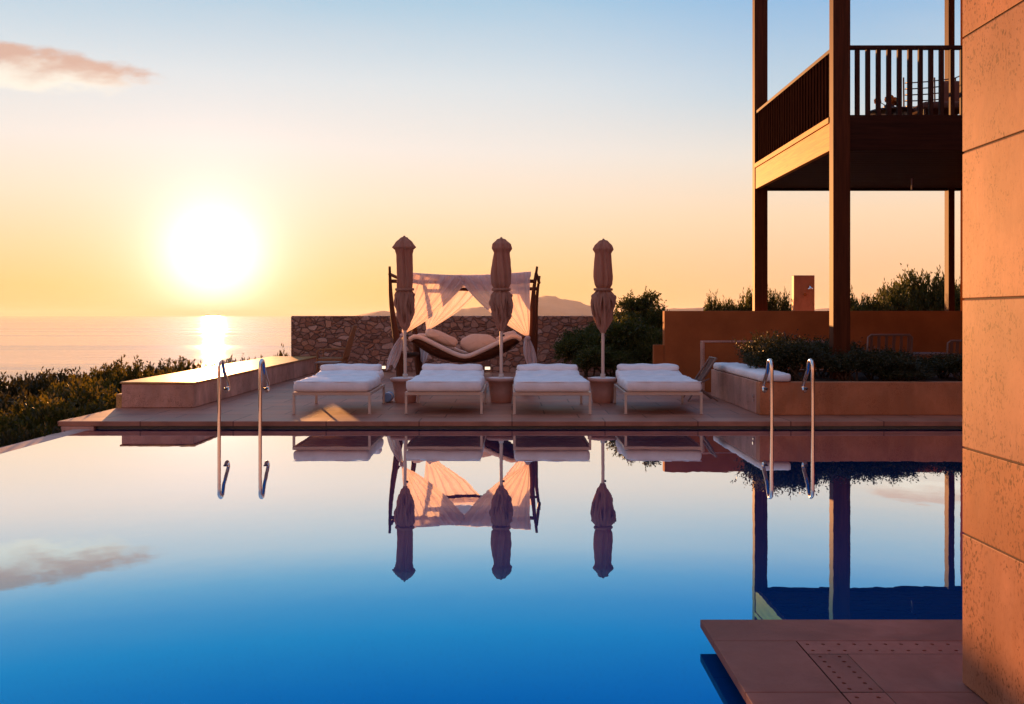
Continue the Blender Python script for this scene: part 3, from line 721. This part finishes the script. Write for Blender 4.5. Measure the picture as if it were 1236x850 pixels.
parasol(489.5, [(0, 285.5), (4, 287), (9.5, 293), (13, 299), (10, 302), (8.8, 308), (8.8, 325), (8.7, 342), (8.2, 350), (9.6, 356), (9.3, 372), (8.4, 384), (5.5, 392), (2.4, 399)], 'closed brown parasol at the end of the row towards the sun', 1, 2.8)
parasol(605, [(0, 287), (5, 289), (10.5, 295), (11.5, 300), (9, 305), (10.5, 318), (12, 330), (11.5, 342), (8, 350), (10.8, 357), (11.6, 366), (10.2, 380), (6.5, 391), (2.6, 400)], 'closed brown parasol in front of the daybed, middle of the row', 2, 2.8)
parasol(727.5, [(0, 289), (5, 291), (10, 297), (11.5, 301), (9, 306), (9.8, 320), (10.6, 334), (9.8, 343), (7.2, 349), (11.8, 357), (12.2, 363), (10.6, 376), (7.4, 391), (2.6, 402)], 'closed brown parasol standing in front of the dark bushes', 3, 2.8)

# ------------------------------------------------------------------ canopied daybed
DB = 17.2; kx = DB / F
db = thing('canopy_daybed', 'crescent shaped daybed under a white canopy with tied curtains', 'daybed', (X_(563, DB), DB, DK))
X0, Z0 = X_(563, DB), DK
dx = lambda px: (px - 563) * kx
dz = lambda py: Z_(py, DB) - DK
YF, YB = -.65, .75
posts = {}
for nm, bx, tx, yy, tz, rr in (('LF', 490, 475, YF, 324, .05), ('LB', 506, 484, YB, 330, .05), ('RF', 634, 647, YF, 324, .05), ('RB', 640, 653, YB, 331, .05)):
    p0 = Vector((dx(bx), yy, 0)); p1 = Vector((dx(tx), yy, dz(tz))); posts[nm] = (p0, p1)
    pts = [p0.lerp(p1, t) + Vector((.02 * math.sin(t * 7 + bx), .015 * math.sin(t * 9 + tx), 0)) for t in [i / 10 for i in range(11)]]
    MB().tube(pts, [rr * (1.75 - 1.3 * i / 10) for i in range(11)], 9).build('post', M['log'], db)
for a, b_, z in (('LF', 'RF', 340), ('LB', 'RB', 342)):
    pa = posts[a][0].lerp(posts[a][1], .885); pb = posts[b_][0].lerp(posts[b_][1], .885); MB().tube([pa, (pa + pb) / 2 + Vector((0, 0, -.02)), pb], .032, 8).build('crossbar', M['log'], db)
for a, b_ in (('LF', 'LB'), ('RF', 'RB')):
    pa = posts[a][0].lerp(posts[a][1], .94); pb = posts[b_][0].lerp(posts[b_][1], .94); MB().tube([pa, pb], .03, 8).build('crossbar', M['log'], db)
    pa = posts[a][0].lerp(posts[a][1], .30); pb = posts[b_][0].lerp(posts[b_][1], .30); MB().tube([pa, pb], .045, 8).build('cradle_bar', M['log'], db)
    qa = posts[a][0].lerp(posts[a][1], .06); qb = posts[b_][0].lerp(posts[b_][1], .06); MB().tube([qa, qb], .045, 8).build('cradle_bar', M['log'], db)
# crescent body
hl_ = .98
def zc(s): return dz(438) + 26 * kx * abs(s) ** 2.2       # underside
def th(s): return kx * (4.5 + 33 * math.sqrt(s * s + .012) - 26 * abs(s) ** 2.2) * max(.12, 1 - abs(s) ** 14)
def hull(u, v):
    s = 2 * u - 1; a = 2 * math.pi * v
    yy = .60 * (1 - .25 * s * s) * math.cos(a); zz = zc(s) + th(s) / 2 * (1 + math.copysign(abs(math.sin(a)) ** .6, math.sin(a)))
    zz += .05 * (math.cos(a) ** 2) * (1 if math.sin(a) > 0 else .4)
    return (hl_ * s, yy + .02, zz)
MB().grid(hull, 40, 28).build('crescent_base', M['wicker'], db)
def rim(sy):
    pts = []
    for i in range(25):
        s = -1 + 2 * i / 24; pts.append((hl_ * s, .02 + sy * .60 * (1 - .25 * s * s), zc(s) + th(s) * .97 + .02))
    return pts
for sy in (-1, 1): MB().tube(rim(sy), .042, 8).build('rim', M['cream'], db)
def matt(u, v):
    s = (2 * u - 1) * .93; q = 2 * v - 1
    e = (1 - abs(q) ** 6) * (1 - abs(2 * u - 1) ** 10)
    return (hl_ * s, .02 + q * .555 * (1 - .25 * s * s), zc(s) + th(s) * .72 + .02 + .05 * e + .006 * math.sin(u * 40) * e)
MB().grid(matt, 40, 16).build('mattress', M['seatdark'], db)
rp = MB()
for nm, s in (('LF', -1), ('LB', -1), ('RF', 1), ('RB', 1)):
    p = posts[nm][0].lerp(posts[nm][1], .52); e_ = Vector((s * hl_ * .98, .02 + (-.4 if nm[1] == 'F' else .4), zc(1) + .03))
    MB().tube([p, (p + e_) / 2 + Vector((0, 0, -.03)), e_], .016, 6).build('rope', M['log'], db)
# canopy: roof cloth with a short valance
zt_f, zt_b = dz(331), dz(336)
cl = {'LF': Vector((dx(497), YF - .075, dz(331))), 'RF': Vector((dx(640), YF - .075, dz(330))), 'LB': Vector((dx(503), YB, dz(334))), 'RB': Vector((dx(640), YB, dz(334)))}
def roof(u, v):
    a = cl['LF'].lerp(cl['RF'], u); b_ = cl['LB'].lerp(cl['RB'], u); p = a.lerp(b_, v)
    p = p + Vector((0, 0, -.055 * math.sin(math.pi * u) - .10 * math.sin(math.pi * v) * math.sin(math.pi * u)))
    return p
MB().grid(roof, 28, 14).build('canopy', M['curtain'], db)
def valance(u, v):
    p = roof(u, 0); d_ = .13 + .10 * (1 - abs(2 * u - 1)) + .05 * math.sin(u * 23)
    return p + Vector((0, -.012 + .018 * math.sin(u * 60 + v * 2) * v, -d_ * v))
MB().grid(valance, 90, 6).build('valance', M['curtain'], db)
def valb(u, v):
    p = roof(u, 1); return p + Vector((0, .012 + .018 * math.sin(u * 50) * v, -.12 * v))
MB().grid(valb, 80, 4).build('valance', M['curtain'], db)
def curtain(xo, xi, tie, tail, y, ztop, folds, amp, sag, seed):
    """cloth hung from the bar between xo (by the post) and xi, gathered at tie, with a loose tail below"""
    ph = seed * 1.7
    def fn(u, v):
        xt = dx(xo) + (dx(xi) - dx(xo)) * u; zt_ = dz(ztop) - .055 * math.sin(math.pi * min(1, max(0, (xt - dx(497)) / (dx(640) - dx(497)))))
        wt = .05; xe = dx(tie[0]) + wt * (u - .5) * math.copysign(1, xi - xo); ze = dz(tie[1]) + .03 * u
        g = v ** 1.08
        xx = xt + (xe - xt) * g; zz = zt_ + (ze - zt_) * (v ** (1 + .18 * u))
        zz -= sag * u * math.sin(math.pi * v); xx += .02 * math.sin(5 * v + ph) * (1 - v)
        a = amp * (.35 + .65 * (1 - v)) * (1 if v > .02 else .3)
        yy = y + a * math.sin(u * folds * 2 * math.pi + ph + 1.2 * v) + .35 * a * math.sin(u * folds * 4.6 * math.pi + 2 * ph)
        zz += .35 * a * math.cos(u * folds * 2 * math.pi + ph) * v
        return (xx, yy, zz)
    b = MB(); b.grid(fn, 56, 22)
    def tl(u, v):
        w_ = .035 + .075 * math.sin(math.pi * min(1, v * .9) ) + .03 * v
        xx = dx(tie[0] + (tail[0] - tie[0]) * v ** .8) + w_ * (u - .5) * 2 * .8; zz = dz(tie[1] + (tail[1] - tie[1]) * v) - .05 * math.sin(u * 5 + ph) * v
        return (xx, y - .03 + .035 * math.sin(u * 16 + ph + 2 * v), zz)
    b.grid(tl, 20, 12)
    kn = MB(); c_ = (dx(tie[0]), y, dz(tie[1]))
    o = b.build('curtain', M['curtain'], db)
    kn.soft(c_[0], c_[1], c_[2], .10, .10, .07, .03, (4, 4, 4)); kn.build('tie_band', M['curtain'], o, weld=True)
curtain(497, 571, (492, 404), (478, 441), YF - .11, 331, 6, .035, .16, 1)
curtain(640, 553, (636, 407), (641, 441), YF - .13, 330, 6, .035, .16, 2)
curtain(503, 588, (512, 401), (506, 438), YB + .02, 337, 6, .03, .10, 3)
curtain(642, 585, (637, 404), (640, 436), YB + .02, 337, 5, .03, .10, 4)
# pillows on the daybed
def pillow(label, px, py, yy, sx, sy, sz, rot, seed):
    r = thing('pillow', label, 'pillow', (X_(px, DB + yy), DB + yy, Z_(py, DB + yy)), 0, 'pillows on the daybed')
    def sq(u, v, e1=(.95 if seed == 1 else .6), e2=.8):
        a = math.pi * (v - .5); t = 2 * math.pi * u; cp = lambda x, e: math.copysign(abs(x) ** e, x)
        return (sx / 2 * cp(math.cos(t), e1) * cp(math.cos(a), e2), sy / 2 * cp(math.sin(a), 1.0), sz / 2 * cp(math.sin(t), e1) * cp(math.cos(a), e2) + .006 * math.sin(t * 7 + seed))
    b = MB(); b.grid(sq, 40, 16); o = b.build('pillow_cover', M['cream'], r, weld=True); o.rotation_euler = rot
pillow('big round topped cream pillow in the middle of the daybed', 578, 415, .14, .68, .26, .37, (R(-18), 0, 0), 1)
pillow('cream pillow leaning at the parasol end of the daybed, towards the sun', 533, 408, .1, .62, .2, .20, (R(-18), R(22), 0), 2)
pillow('cream pillow tucked against the curtain, beside the middle parasol pole', 612, 410, .15, .42, .2, .26, (R(-18), R(-22), 0), 3)

# ------------------------------------------------------------------ hand rails at the pool edge
def handrail(X, label):
    r = thing('pool_handrail', label, 'handrail', (X, 12.2, 0), 0, 'hooked steel handrails at the far pool edge')
    P = [(0, 0, -.6), (0, 0, 0), (0, 0, .45), (0, 0, .76)]
    for i in range(1, 9):
        a = math.pi * i / 9; P.append((0, .085 - .085 * math.cos(a), .80 + .085 * math.sin(a)))
    P += [(0, .20, .74), (0, .28, .66), (0, .36, .585)]
    for i in range(1, 9):
        a = R(48) - R(205) * i / 8; P.append((0, .335 + .062 * math.cos(a) , .525 + .062 * math.sin(a) * .95))
    MB().tube(P, .0235, 14).build('rail', M['steel'], r)
    e_ = P[-1]; MB().lathe([(0, -.004), (.023, 0), (.03, .006), (.03, .02), (.0, .022)], 14).build('end_cap', M['dark'], r, loc=(e_[0], e_[1], e_[2] - .01))
    return r
handrail(X_(264.5, 12.2), 'steel hook handrail nearest the open sea, rising in front of the stone bench')
handrail(X_(314, 12.2), 'steel hook handrail beside the first lounger, second from the open sea')
handrail(X_(931.5, 12.2), 'steel hook handrail in front of the white bench cushion')
handrail(X_(981, 12.2), 'steel hook handrail in front of the plain planter wall')

# ------------------------------------------------------------------ small terrace things
def wall_light(px, py, D, label):
    r = thing('wall_light', label, 'wall light', (X_(px, D), D, Z_(py, D)), 0, 'small lit lamps low on the stone wall')
    f = MB(); f.box(-.075, .075, -.03, -.004, -.045, -.035); f.box(-.075, .075, -.03, -.004, .035, .045); f.box(-.075, -.063, -.03, -.004, -.035, .035); f.box(.063, .075, -.03, -.004, -.035, .035)
    f.build('frame', M['paleframe'], r); MB().box(-.062, .062, -.02, -.004, -.034, .034).build('lamp_glass', M['glow'], r)
wall_light(588.5, 444.5, 23.0, 'small lit wall lamp seen between the daybed and the second lounger')
wall_light(462.5, 443.5, 23.0, 'small lit wall lamp just above the corner of the first lounger')

def wire_chair():
    r = thing('garden_armchair', 'high backed woven armchair in front of the stone wall', 'chair', (X_(409, 20.5), 20.5, DK))
    b = MB(); w = .33
    for (xx, yy) in ((-.4, -w), (-.4, w), (.12, -w), (.12, w)): MB().tube([(xx, yy, 0), (xx, yy, .42)], .016, 8).build('leg', M['woven'], r)
    MB().soft(-.14, 0, .42, .6, .64, .08, .03, (8, 8, 3)).build('seat', M['woven'], r, weld=True)
    def back(u, v): 
        q = 2 * u - 1; return (.14 + .20 * v + .04 * math.cos(q * 1.5), q * w * (1 - .55 * v ** 3), .44 + .70 * v)
    MB().grid(back, 14, 14).build('backrest', M['woven'], r, thick=.02)
    bf = [back(0, i / 10) for i in range(11)] + [back(i / 8, 1) for i in range(1, 8)] + [back(1, 1 - i / 10) for i in range(11)]
    MB().tube(bf, .015, 8).build('back_frame', M['woven'], r)
    for sy in (-1, 1): MB().tube([(-.4, sy * w, .42), (-.4, sy * w, .60), (-.36, sy * w, .64), (.2, sy * w, .66)], .016, 8).build('armrest', M['woven'], r)
wire_chair()
r = thing('side_table', 'low slatted side table beside the woven armchair', 'table', (X_(398, 19.3), 19.3, DK))
MB().box(-.26, .20, -.25, .25, .40, .43).build('tabletop', M['paleframe'], r, bevel=.004)
for (xx, yy) in ((-.25, -.24), (-.25, .24), (.19, -.24), (.19, .24)): MB().box(xx - .012, xx + .012, yy - .012, yy + .012, 0, .398).build('leg', M['paleframe'], r)

r = thing('folding_chair', 'folding sling chair with a leaning mesh back between lounger and planter', 'chair', (X_(848, 15.4), 15.4, DK))
ch = MB()
A0, A1 = (-.10, 0, .28), (.17, 0, .68)
for sy in (-.24, .24):
    ch.tube([(A0[0], sy, A0[2]), (A1[0], sy, A1[2])], .014, 8); ch.tube([(.20, sy, 0), (-.30, sy, .36)], .013, 8); ch.tube([(-.28, sy, 0), (A0[0], sy, A0[2]), (.06, sy, .36)], .013, 8)
ch.tube([(A1[0], -.26, A1[2]), (A1[0], .26, A1[2])], .016, 8); ch.build('frame', M['paleframe'], r)
MB().grid(lambda u, v: (A0[0] + (A1[0] - A0[0]) * v + .02 * math.sin(math.pi * v), -.23 + .46 * u, A0[2] + (A1[2] - A0[2]) * v - .02 * math.sin(math.pi * v)), 8, 10).build('backrest', M['mesh'], r, thick=.006)
MB().grid(lambda u, v: (-.30 + .22 * v, -.23 + .46 * u, .36 - .07 * v - .02 * math.sin(math.pi * v)), 8, 8).build('seat', M['mesh'], r, thick=.006)

r = thing('rolled_towel', 'small rolled blue and white towel on the deck by the first pot', 'towel', (X_(468.5, 15.1), 15.1, DK))
tw = MB(); tw.tube([(0, -.16, .075), (0, -.155, .075), (0, .155, .075), (0, .16, .075)], [.05, .075, .075, .05], 18); tw.build('towel_roll', M['blue'], r)
tb = MB(); tb.lathe([(.076, -.05), (.079, -.048), (.079, .048), (.076, .05)], 20); o = tb.build('white_band', M['white'], r, loc=(0, -.06, .075)); o.rotation_euler = (R(90), 0, 0)

def dining_chair(px, py, D, rz, label, w=.62):
    zt_ = Z_(py, D) - DK
    r = thing('terrace_chair', label, 'chair', (X_(px, D), D, DK), rz, 'pale framed chairs on the back terrace')
    for (xx, yy) in ((-w / 2, -.28), (w / 2, -.28), (-w / 2, .28), (w / 2, .28)): MB().tube([(xx, yy, 0), (xx, yy, .44)], .017, 8).build('leg', M['paleframe'], r)
    MB().soft(0, 0, .45, w, .58, .06, .025, (8, 8, 3)).build('seat', M['mesh'], r, weld=True)
    f = MB(); f.tube([(-w / 2, .28, .44), (-w / 2, .34, zt_ - .04), (-w / 2 + .05, .345, zt_), (w / 2 - .05, .345, zt_), (w / 2, .34, zt_ - .04), (w / 2, .28, .44)], .02, 8); f.build('back_frame', M['paleframe'], r)
    s = MB()
    for i in range(6):
        xx = -w / 2 + .06 + (w - .12) * i / 5; s.bar((xx, .30, .46), (xx, .345, zt_ - .02), .05, .012, (0, 1, 0))
    s.build('back_slats', M['mesh'], r)
    for sx in (-1, 1): MB().tube([(sx * w / 2, -.28, .44), (sx * w / 2, -.28, .62), (sx * w / 2, .31, .66)], .017, 8).build('armrest', M['paleframe'], r)
    return r
dining_chair(1063, 404, 16.9, R(186), 'pale framed chair with a wide slatted back behind the dark planter shrubs', .80)
dining_chair(1156, 411, 16.8, R(178), 'pale framed chair partly hidden by the near stone pillar', .62)
r = thing('terrace_table', 'small pale table between the two chairs of the back terrace', 'table', (X_(1120, 17.0), 17.0, DK))
MB().box(-.34, .34, -.34, .34, .665, .70).build('tabletop', M['paleframe'], r, bevel=.005)
for (xx, yy) in ((-.3, -.3), (.3, -.3), (-.3, .3), (.3, .3)): MB().box(xx - .02, xx + .02, yy - .02, yy + .02, 0, .663).build('leg', M['paleframe'], r)

# ------------------------------------------------------------------ plants
def leaves(clumps, n, size, seed, up=.35, sprig=(.18, .34), flat=0.7):
    """leafy sprigs spread through ellipsoid clumps; one small folded face pair per leaf"""
    g = np.random.default_rng(seed); V = []; Fc = []
    vol = np.array([c[3] * c[4] * c[5] for c in clumps]) ** .75; cnt = (vol / vol.sum() * n).astype(int) + 1
    for (cx, cy, cz, rx, ry, rz), k in zip(clumps, cnt):
        for _ in range(k):
            d = g.normal(size=3); d /= np.linalg.norm(d)
            if d[2] < -.45: d[2] *= -.5
            lump = 1 + .16 * math.sin(d[0] * 5 + seed + cx) * math.sin(d[1] * 4.4 + cz * 3) + .12 * math.sin(d[2] * 7 + seed)
            rad = g.uniform(.25, 1) ** .42 * lump
            p = np.array([cx, cy, cz]) + d * np.array([rx, ry, rz]) * rad * .88
            ax = d * .75 + np.array([0, 0, up]) + g.normal(size=3) * .33; ax /= np.linalg.norm(ax)
            Ls = g.uniform(*sprig) * min(1, .35 + rad * .65); m = int(g.integers(7, 12))
            for q in range(m):
                t = (q + .5) / m; s = size * g.uniform(.7, 1.25) * (1 - .35 * t)
                dd = g.normal(size=3); dd -= ax * dd.dot(ax); dd /= np.linalg.norm(dd) + 1e-9
                ld = ax * .75 + dd * flat; ld /= np.linalg.norm(ld)
                sd = np.cross(ld, g.normal(size=3)); sd /= np.linalg.norm(sd) + 1e-9
                b = p + ax * Ls * t; i = len(V)
                V.extend((b, b + ld * s * .5 + sd * s * .22, b + ld * s, b + ld * s * .5 - sd * s * .22)); Fc.append((i, i + 1, i + 2, i + 3))
    return V, Fc
def leafmesh(name, mat, *a, **k):
    V, Fc = leaves(*a, **k); me = bpy.data.meshes.new(name); me.from_pydata([tuple(v) for v in V], [], Fc); me.materials.append(mat); me.update(); return me
def stems(n, h, spread, seed, r0=.03):
    g = random.Random(seed); b = MB()
    for i in range(n):
        a = g.uniform(0, 6.28); x0, y0 = g.uniform(-.1, .1), g.uniform(-.1, .1); sx, sy = math.cos(a) * spread, math.sin(a) * spread
        pts = [(x0 + sx * t + .04 * math.sin(7 * t + i), y0 + sy * t + .04 * math.cos(6 * t + i), -.15 + (h + .15) * t) for t in (0, .25, .5, .75, 1)]
        b.tube(pts, [r0, r0 * .8, r0 * .6, r0 * .4, r0 * .2], 6)
    return b
def clump_set(seed, w, d, h, n):
    g = random.Random(seed); cl_ = [(0, 0, h * .45, w * .42, d * .42, h * .42)]
    for i in range(n):
        a = 6.28 * i / n + g.uniform(-.3, .3); rr = g.uniform(.22, .34)
        cl_.append((math.cos(a) * w * rr, math.sin(a) * d * rr, h * g.uniform(.4, .74), w * g.uniform(.16, .26), d * g.uniform(.16, .26), h * g.uniform(.18, .28)))
    return cl_
def bush_proto(i, w, d, h, n, mat, size=.075, **k):
    return (leafmesh('foliage', mat, clump_set(i, w, d, h, 7), n, size, i, **k), stems(7, h * .62, w * .3, i))
stem_cache = {}
def bush(name, label, cat, loc, proto, rz, sc, group):
    r = thing(name, label, cat, loc, rz, group); r.scale = (sc[0], sc[1], sc[2])
    o = bpy.data.objects.new('foliage', proto[0]); COL.objects.link(o); o.parent = r
    key = id(proto[1])
    if key not in stem_cache:
        so_ = proto[1].build('stem', M['bark'], r); stem_cache[key] = so_.data
    else:
        so_ = bpy.data.objects.new('stem', stem_cache[key]); COL.objects.link(so_); so_.parent = r
    return r
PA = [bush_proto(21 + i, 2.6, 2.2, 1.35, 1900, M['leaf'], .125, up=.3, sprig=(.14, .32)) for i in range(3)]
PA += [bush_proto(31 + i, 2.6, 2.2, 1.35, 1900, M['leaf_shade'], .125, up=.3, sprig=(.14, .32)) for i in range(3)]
G = 'wild bushes on the slope below the terrace'
# x px, distance, crest row, width m, label
slope = [
 (95, 15.2, 474, 2.6, 'big olive green bush closest to the overflow edge, crest in the light'),
 (20, 14.2, 492, 2.2, 'rounded bush low beside the overflow ledge, cut by the picture edge'),
 (40, 12.2, 520, 1.6, 'small dark bush right below the overflow ledge'),
 (150, 18.0, 462, 2.4, 'dark bush just behind the end of the stone bench'),
 (30, 18.5, 468, 2.8, 'shaded bush behind the rounded one at the picture edge'),
 (105, 21.0, 452, 2.6, 'bush in the second row, between the lit bush and the sea'),
 (185, 22.0, 443, 2.2, 'bush rising behind the middle of the stone bench front'),
 (5, 25.0, 452, 3.2, 'broad bush at the picture edge against the sea'),
 (70, 27.0, 449, 3.0, 'broad bush in the back row below the pale sea'),
 (135, 28.0, 441, 2.6, 'back row bush with loose sprigs against the sea'),
 (235, 24.0, 437, 2.0, 'bush peeking over the stone bench under the sun glitter'),
 (280, 25.5, 434, 2.0, 'bush peeking over the bench behind the handrails'),
 (325, 26.5, 430, 1.8, 'bush at the far end of the bench by the wall corner'),
 (180, 33.0, 441, 3.0, 'distant bush on the slope behind the bench bushes'),
 (-60, 16.5, 478, 3.0, 'bush mostly cut off by the picture edge'),
]
for i, (px, D, py, w, lb) in enumerate(slope):
    x, zt_ = X_(px, D), Z_(py, D); gz = hground(x, D) - .1
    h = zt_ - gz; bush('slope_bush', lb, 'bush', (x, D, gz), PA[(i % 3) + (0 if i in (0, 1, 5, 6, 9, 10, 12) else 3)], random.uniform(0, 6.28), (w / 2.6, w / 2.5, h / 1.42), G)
# loose flower stalks standing over the bench
SP = leafmesh('foliage', M['leaf'], [(0, 0, .62, .07, .07, .10)], 16, .06, 77, up=.2, sprig=(.04, .09))
stb = MB().tube([(0, 0, 0), (.01, 0, .3), (0, .01, .62)], [.009, .007, .004], 6)
sm_ = None
for i, (px, py, D, lb) in enumerate(((143, 434, 24, 'tall dry flower stalk highest against the sea beside the bench'), (126, 440, 24.5, 'short dry flower stalk next to the tall one'), (168, 434, 23.5, 'thin dry stalk behind the bench corner'), (206, 433, 23, 'dry flower stalk under the sun glitter'), (221, 431, 23, 'dry stalk just before the first handrail'))):
    r = thing('dry_stalk', lb, 'plant', (X_(px, D), D, Z_(py, D) - .74), 0, 'dry stalks standing over the slope bushes')
    o = bpy.data.objects.new('foliage', SP); COL.objects.link(o); o.parent = r; o.rotation_euler.z = i * 1.3
    if sm_ is None: sm_ = stb.build('stem', M['bark'], r).data
    else:
        o = bpy.data.objects.new('stem', sm_); COL.objects.link(o); o.parent = r

# planter shrubs: upright, narrow leaves
PB = [bush_proto(51 + i, .85, .85, .85, 460, M['leaf_dark'], .07, up=1.7, sprig=(.2, .42), flat=.55) for i in range(4)]
pl_lab = ['shrub just behind the white bench cushion', 'tall shrub behind the first handrail of the planter side', 'shrub between the two planter handrails', 'tall shrub beside the near balcony post', 'shrub hiding the foot of the near balcony post',
          'shrub in front of the wide slatted chair', 'low shrub below the wide slatted chair', 'shrub below the small pale table', 'low shrub in the middle of the plain planter wall', 'shrub in front of the half hidden chair', 'shrub against the near stone pillar',
          'back row shrub by the low brown wall', 'back row shrub behind the tall ones', 'back row shrub beside the balcony post', 'back row shrub below the table edge']
pl_pos = [(934, 14.2, 415), (928, 14.6, 404), (962, 14.0, 411), (992, 14.8, 407), (1022, 13.9, 424), (1050, 14.5, 421), (1076, 13.8, 428), (1104, 14.4, 437), (1090, 13.6, 444), (1140, 14.6, 428), (1162, 14.0, 430), (928, 15.6, 412), (950, 15.8, 410), (1008, 15.7, 412), (1075, 15.6, 424)]
for i, ((px, D, py), lb) in enumerate(zip(pl_pos, pl_lab)):
    h = Z_(py, D) - (DK + .38); bush('planter_shrub', lb, 'shrub', (X_(px, D), D, DK + .38), PB[i % 4], random.uniform(0, 6.28), (1.0, 1.0, h / .97), 'dark upright shrubs in the planter')

# bushes and small trees round the back walls
PC = [bush_proto(81 + i, 2.2, 1.8, 1.5, 2000, M['leaf_mid'], .10, up=.2, sprig=(.14, .28)) for i in range(3)]
back = [
 ('big_shrub', 'dark rounded shrub in front of the stone wall, by the last parasol', 709, 21.3, 392, 1.25, DK, 'shrubs in front of the stone wall'),
 ('big_shrub', 'large dark shrub filling the corner of stone wall and brown wall', 762, 21.5, 374, 1.9, DK, 'shrubs in front of the stone wall'),
 ('big_shrub', 'tall dark shrub right at the left end of the brown wall', 787, 21.9, 366, 1.1, DK, 'shrubs in front of the stone wall'),
 ('big_shrub', 'dark shrub just behind the last parasol skirt', 741, 21.9, 378, 1.2, DK, 'shrubs in front of the stone wall'),
 ('big_shrub', 'low dark shrub below the large corner shrub', 735, 20.4, 412, 1.3, DK, 'shrubs in front of the stone wall'),
 ('big_shrub', 'dark shrub squeezed against the pier of the brown wall', 783, 20.6, 396, .9, DK, 'shrubs in front of the stone wall'),
 ('wall_shrub', 'loose shrub showing over the brown wall beside the far balcony post', 876, 24, 361, .9, -.1, 'shrubs showing over the brown wall'),
 ('wall_shrub', 'shrub partly behind the far balcony post', 905, 24.5, 358, 1.0, -.1, 'shrubs showing over the brown wall'),
 ('wall_shrub', 'shrub between the far balcony post and the shower wall', 938, 24.3, 361, .75, -.1, 'shrubs showing over the brown wall'),
 ('wall_shrub', 'yellowish shrub just past the near balcony post', 1045, 25, 356, 1.2, -.1, 'shrubs showing over the brown wall'),
 ('wall_shrub', 'shrub in the middle of the dense group over the brown wall', 1080, 25.5, 350, 1.3, -.1, 'shrubs showing over the brown wall'),
 ('wall_shrub', 'tallest dense shrub over the brown wall by the back post', 1118, 26, 339, 1.6, -.1, 'shrubs showing over the brown wall'),
 ('wall_shrub', 'shrub over the brown wall closest to the house', 1150, 25.6, 346, 1.2, -.1, 'shrubs showing over the brown wall'),
]
for i, (nm, lb, px, D, py, w, gz, gr) in enumerate(back):
    h = Z_(py, D) - gz; bush(nm, lb, 'shrub', (X_(px, D), D, gz), PC[i % 3], random.uniform(0, 6.28), (w / 1.7, w / 1.7, h / (1.56 if nm == 'big_shrub' else 1.36)), gr)
def small_tree():
    D = 22.1; r = thing('small_tree', 'loose crowned small tree rising over the end of the stone wall', 'tree', (X_(767, D), D, DK))
    g = random.Random(9); cl_ = []; tr = MB(); tr.tube([(0, 0, 0), (.03, .02, .6), (0, 0, 1.2)], [.08, .06, .05], 8)
    for i in range(20):
        a = g.uniform(0, 6.28); rr = g.uniform(.05, .62); z = 1.2 + g.uniform(-.1, .66) * (1 - rr * .55)
        p = (math.cos(a) * rr, math.sin(a) * rr * .7, z); cl_.append((*p, .16, .16, .15)); tr.tube([(0, 0, .9 + g.uniform(-.2, .2)), (p[0] * .5, p[1] * .5, (1.0 + z) / 2), p], [.035, .022, .010], 6)
    o = bpy.data.objects.new('crown', leafmesh('crown', M['leaf_mid'], cl_, 520, .085, 5, sprig=(.12, .24))); COL.objects.link(o); o.parent = r
    tr.build('trunk', M['bark'], r)
small_tree()
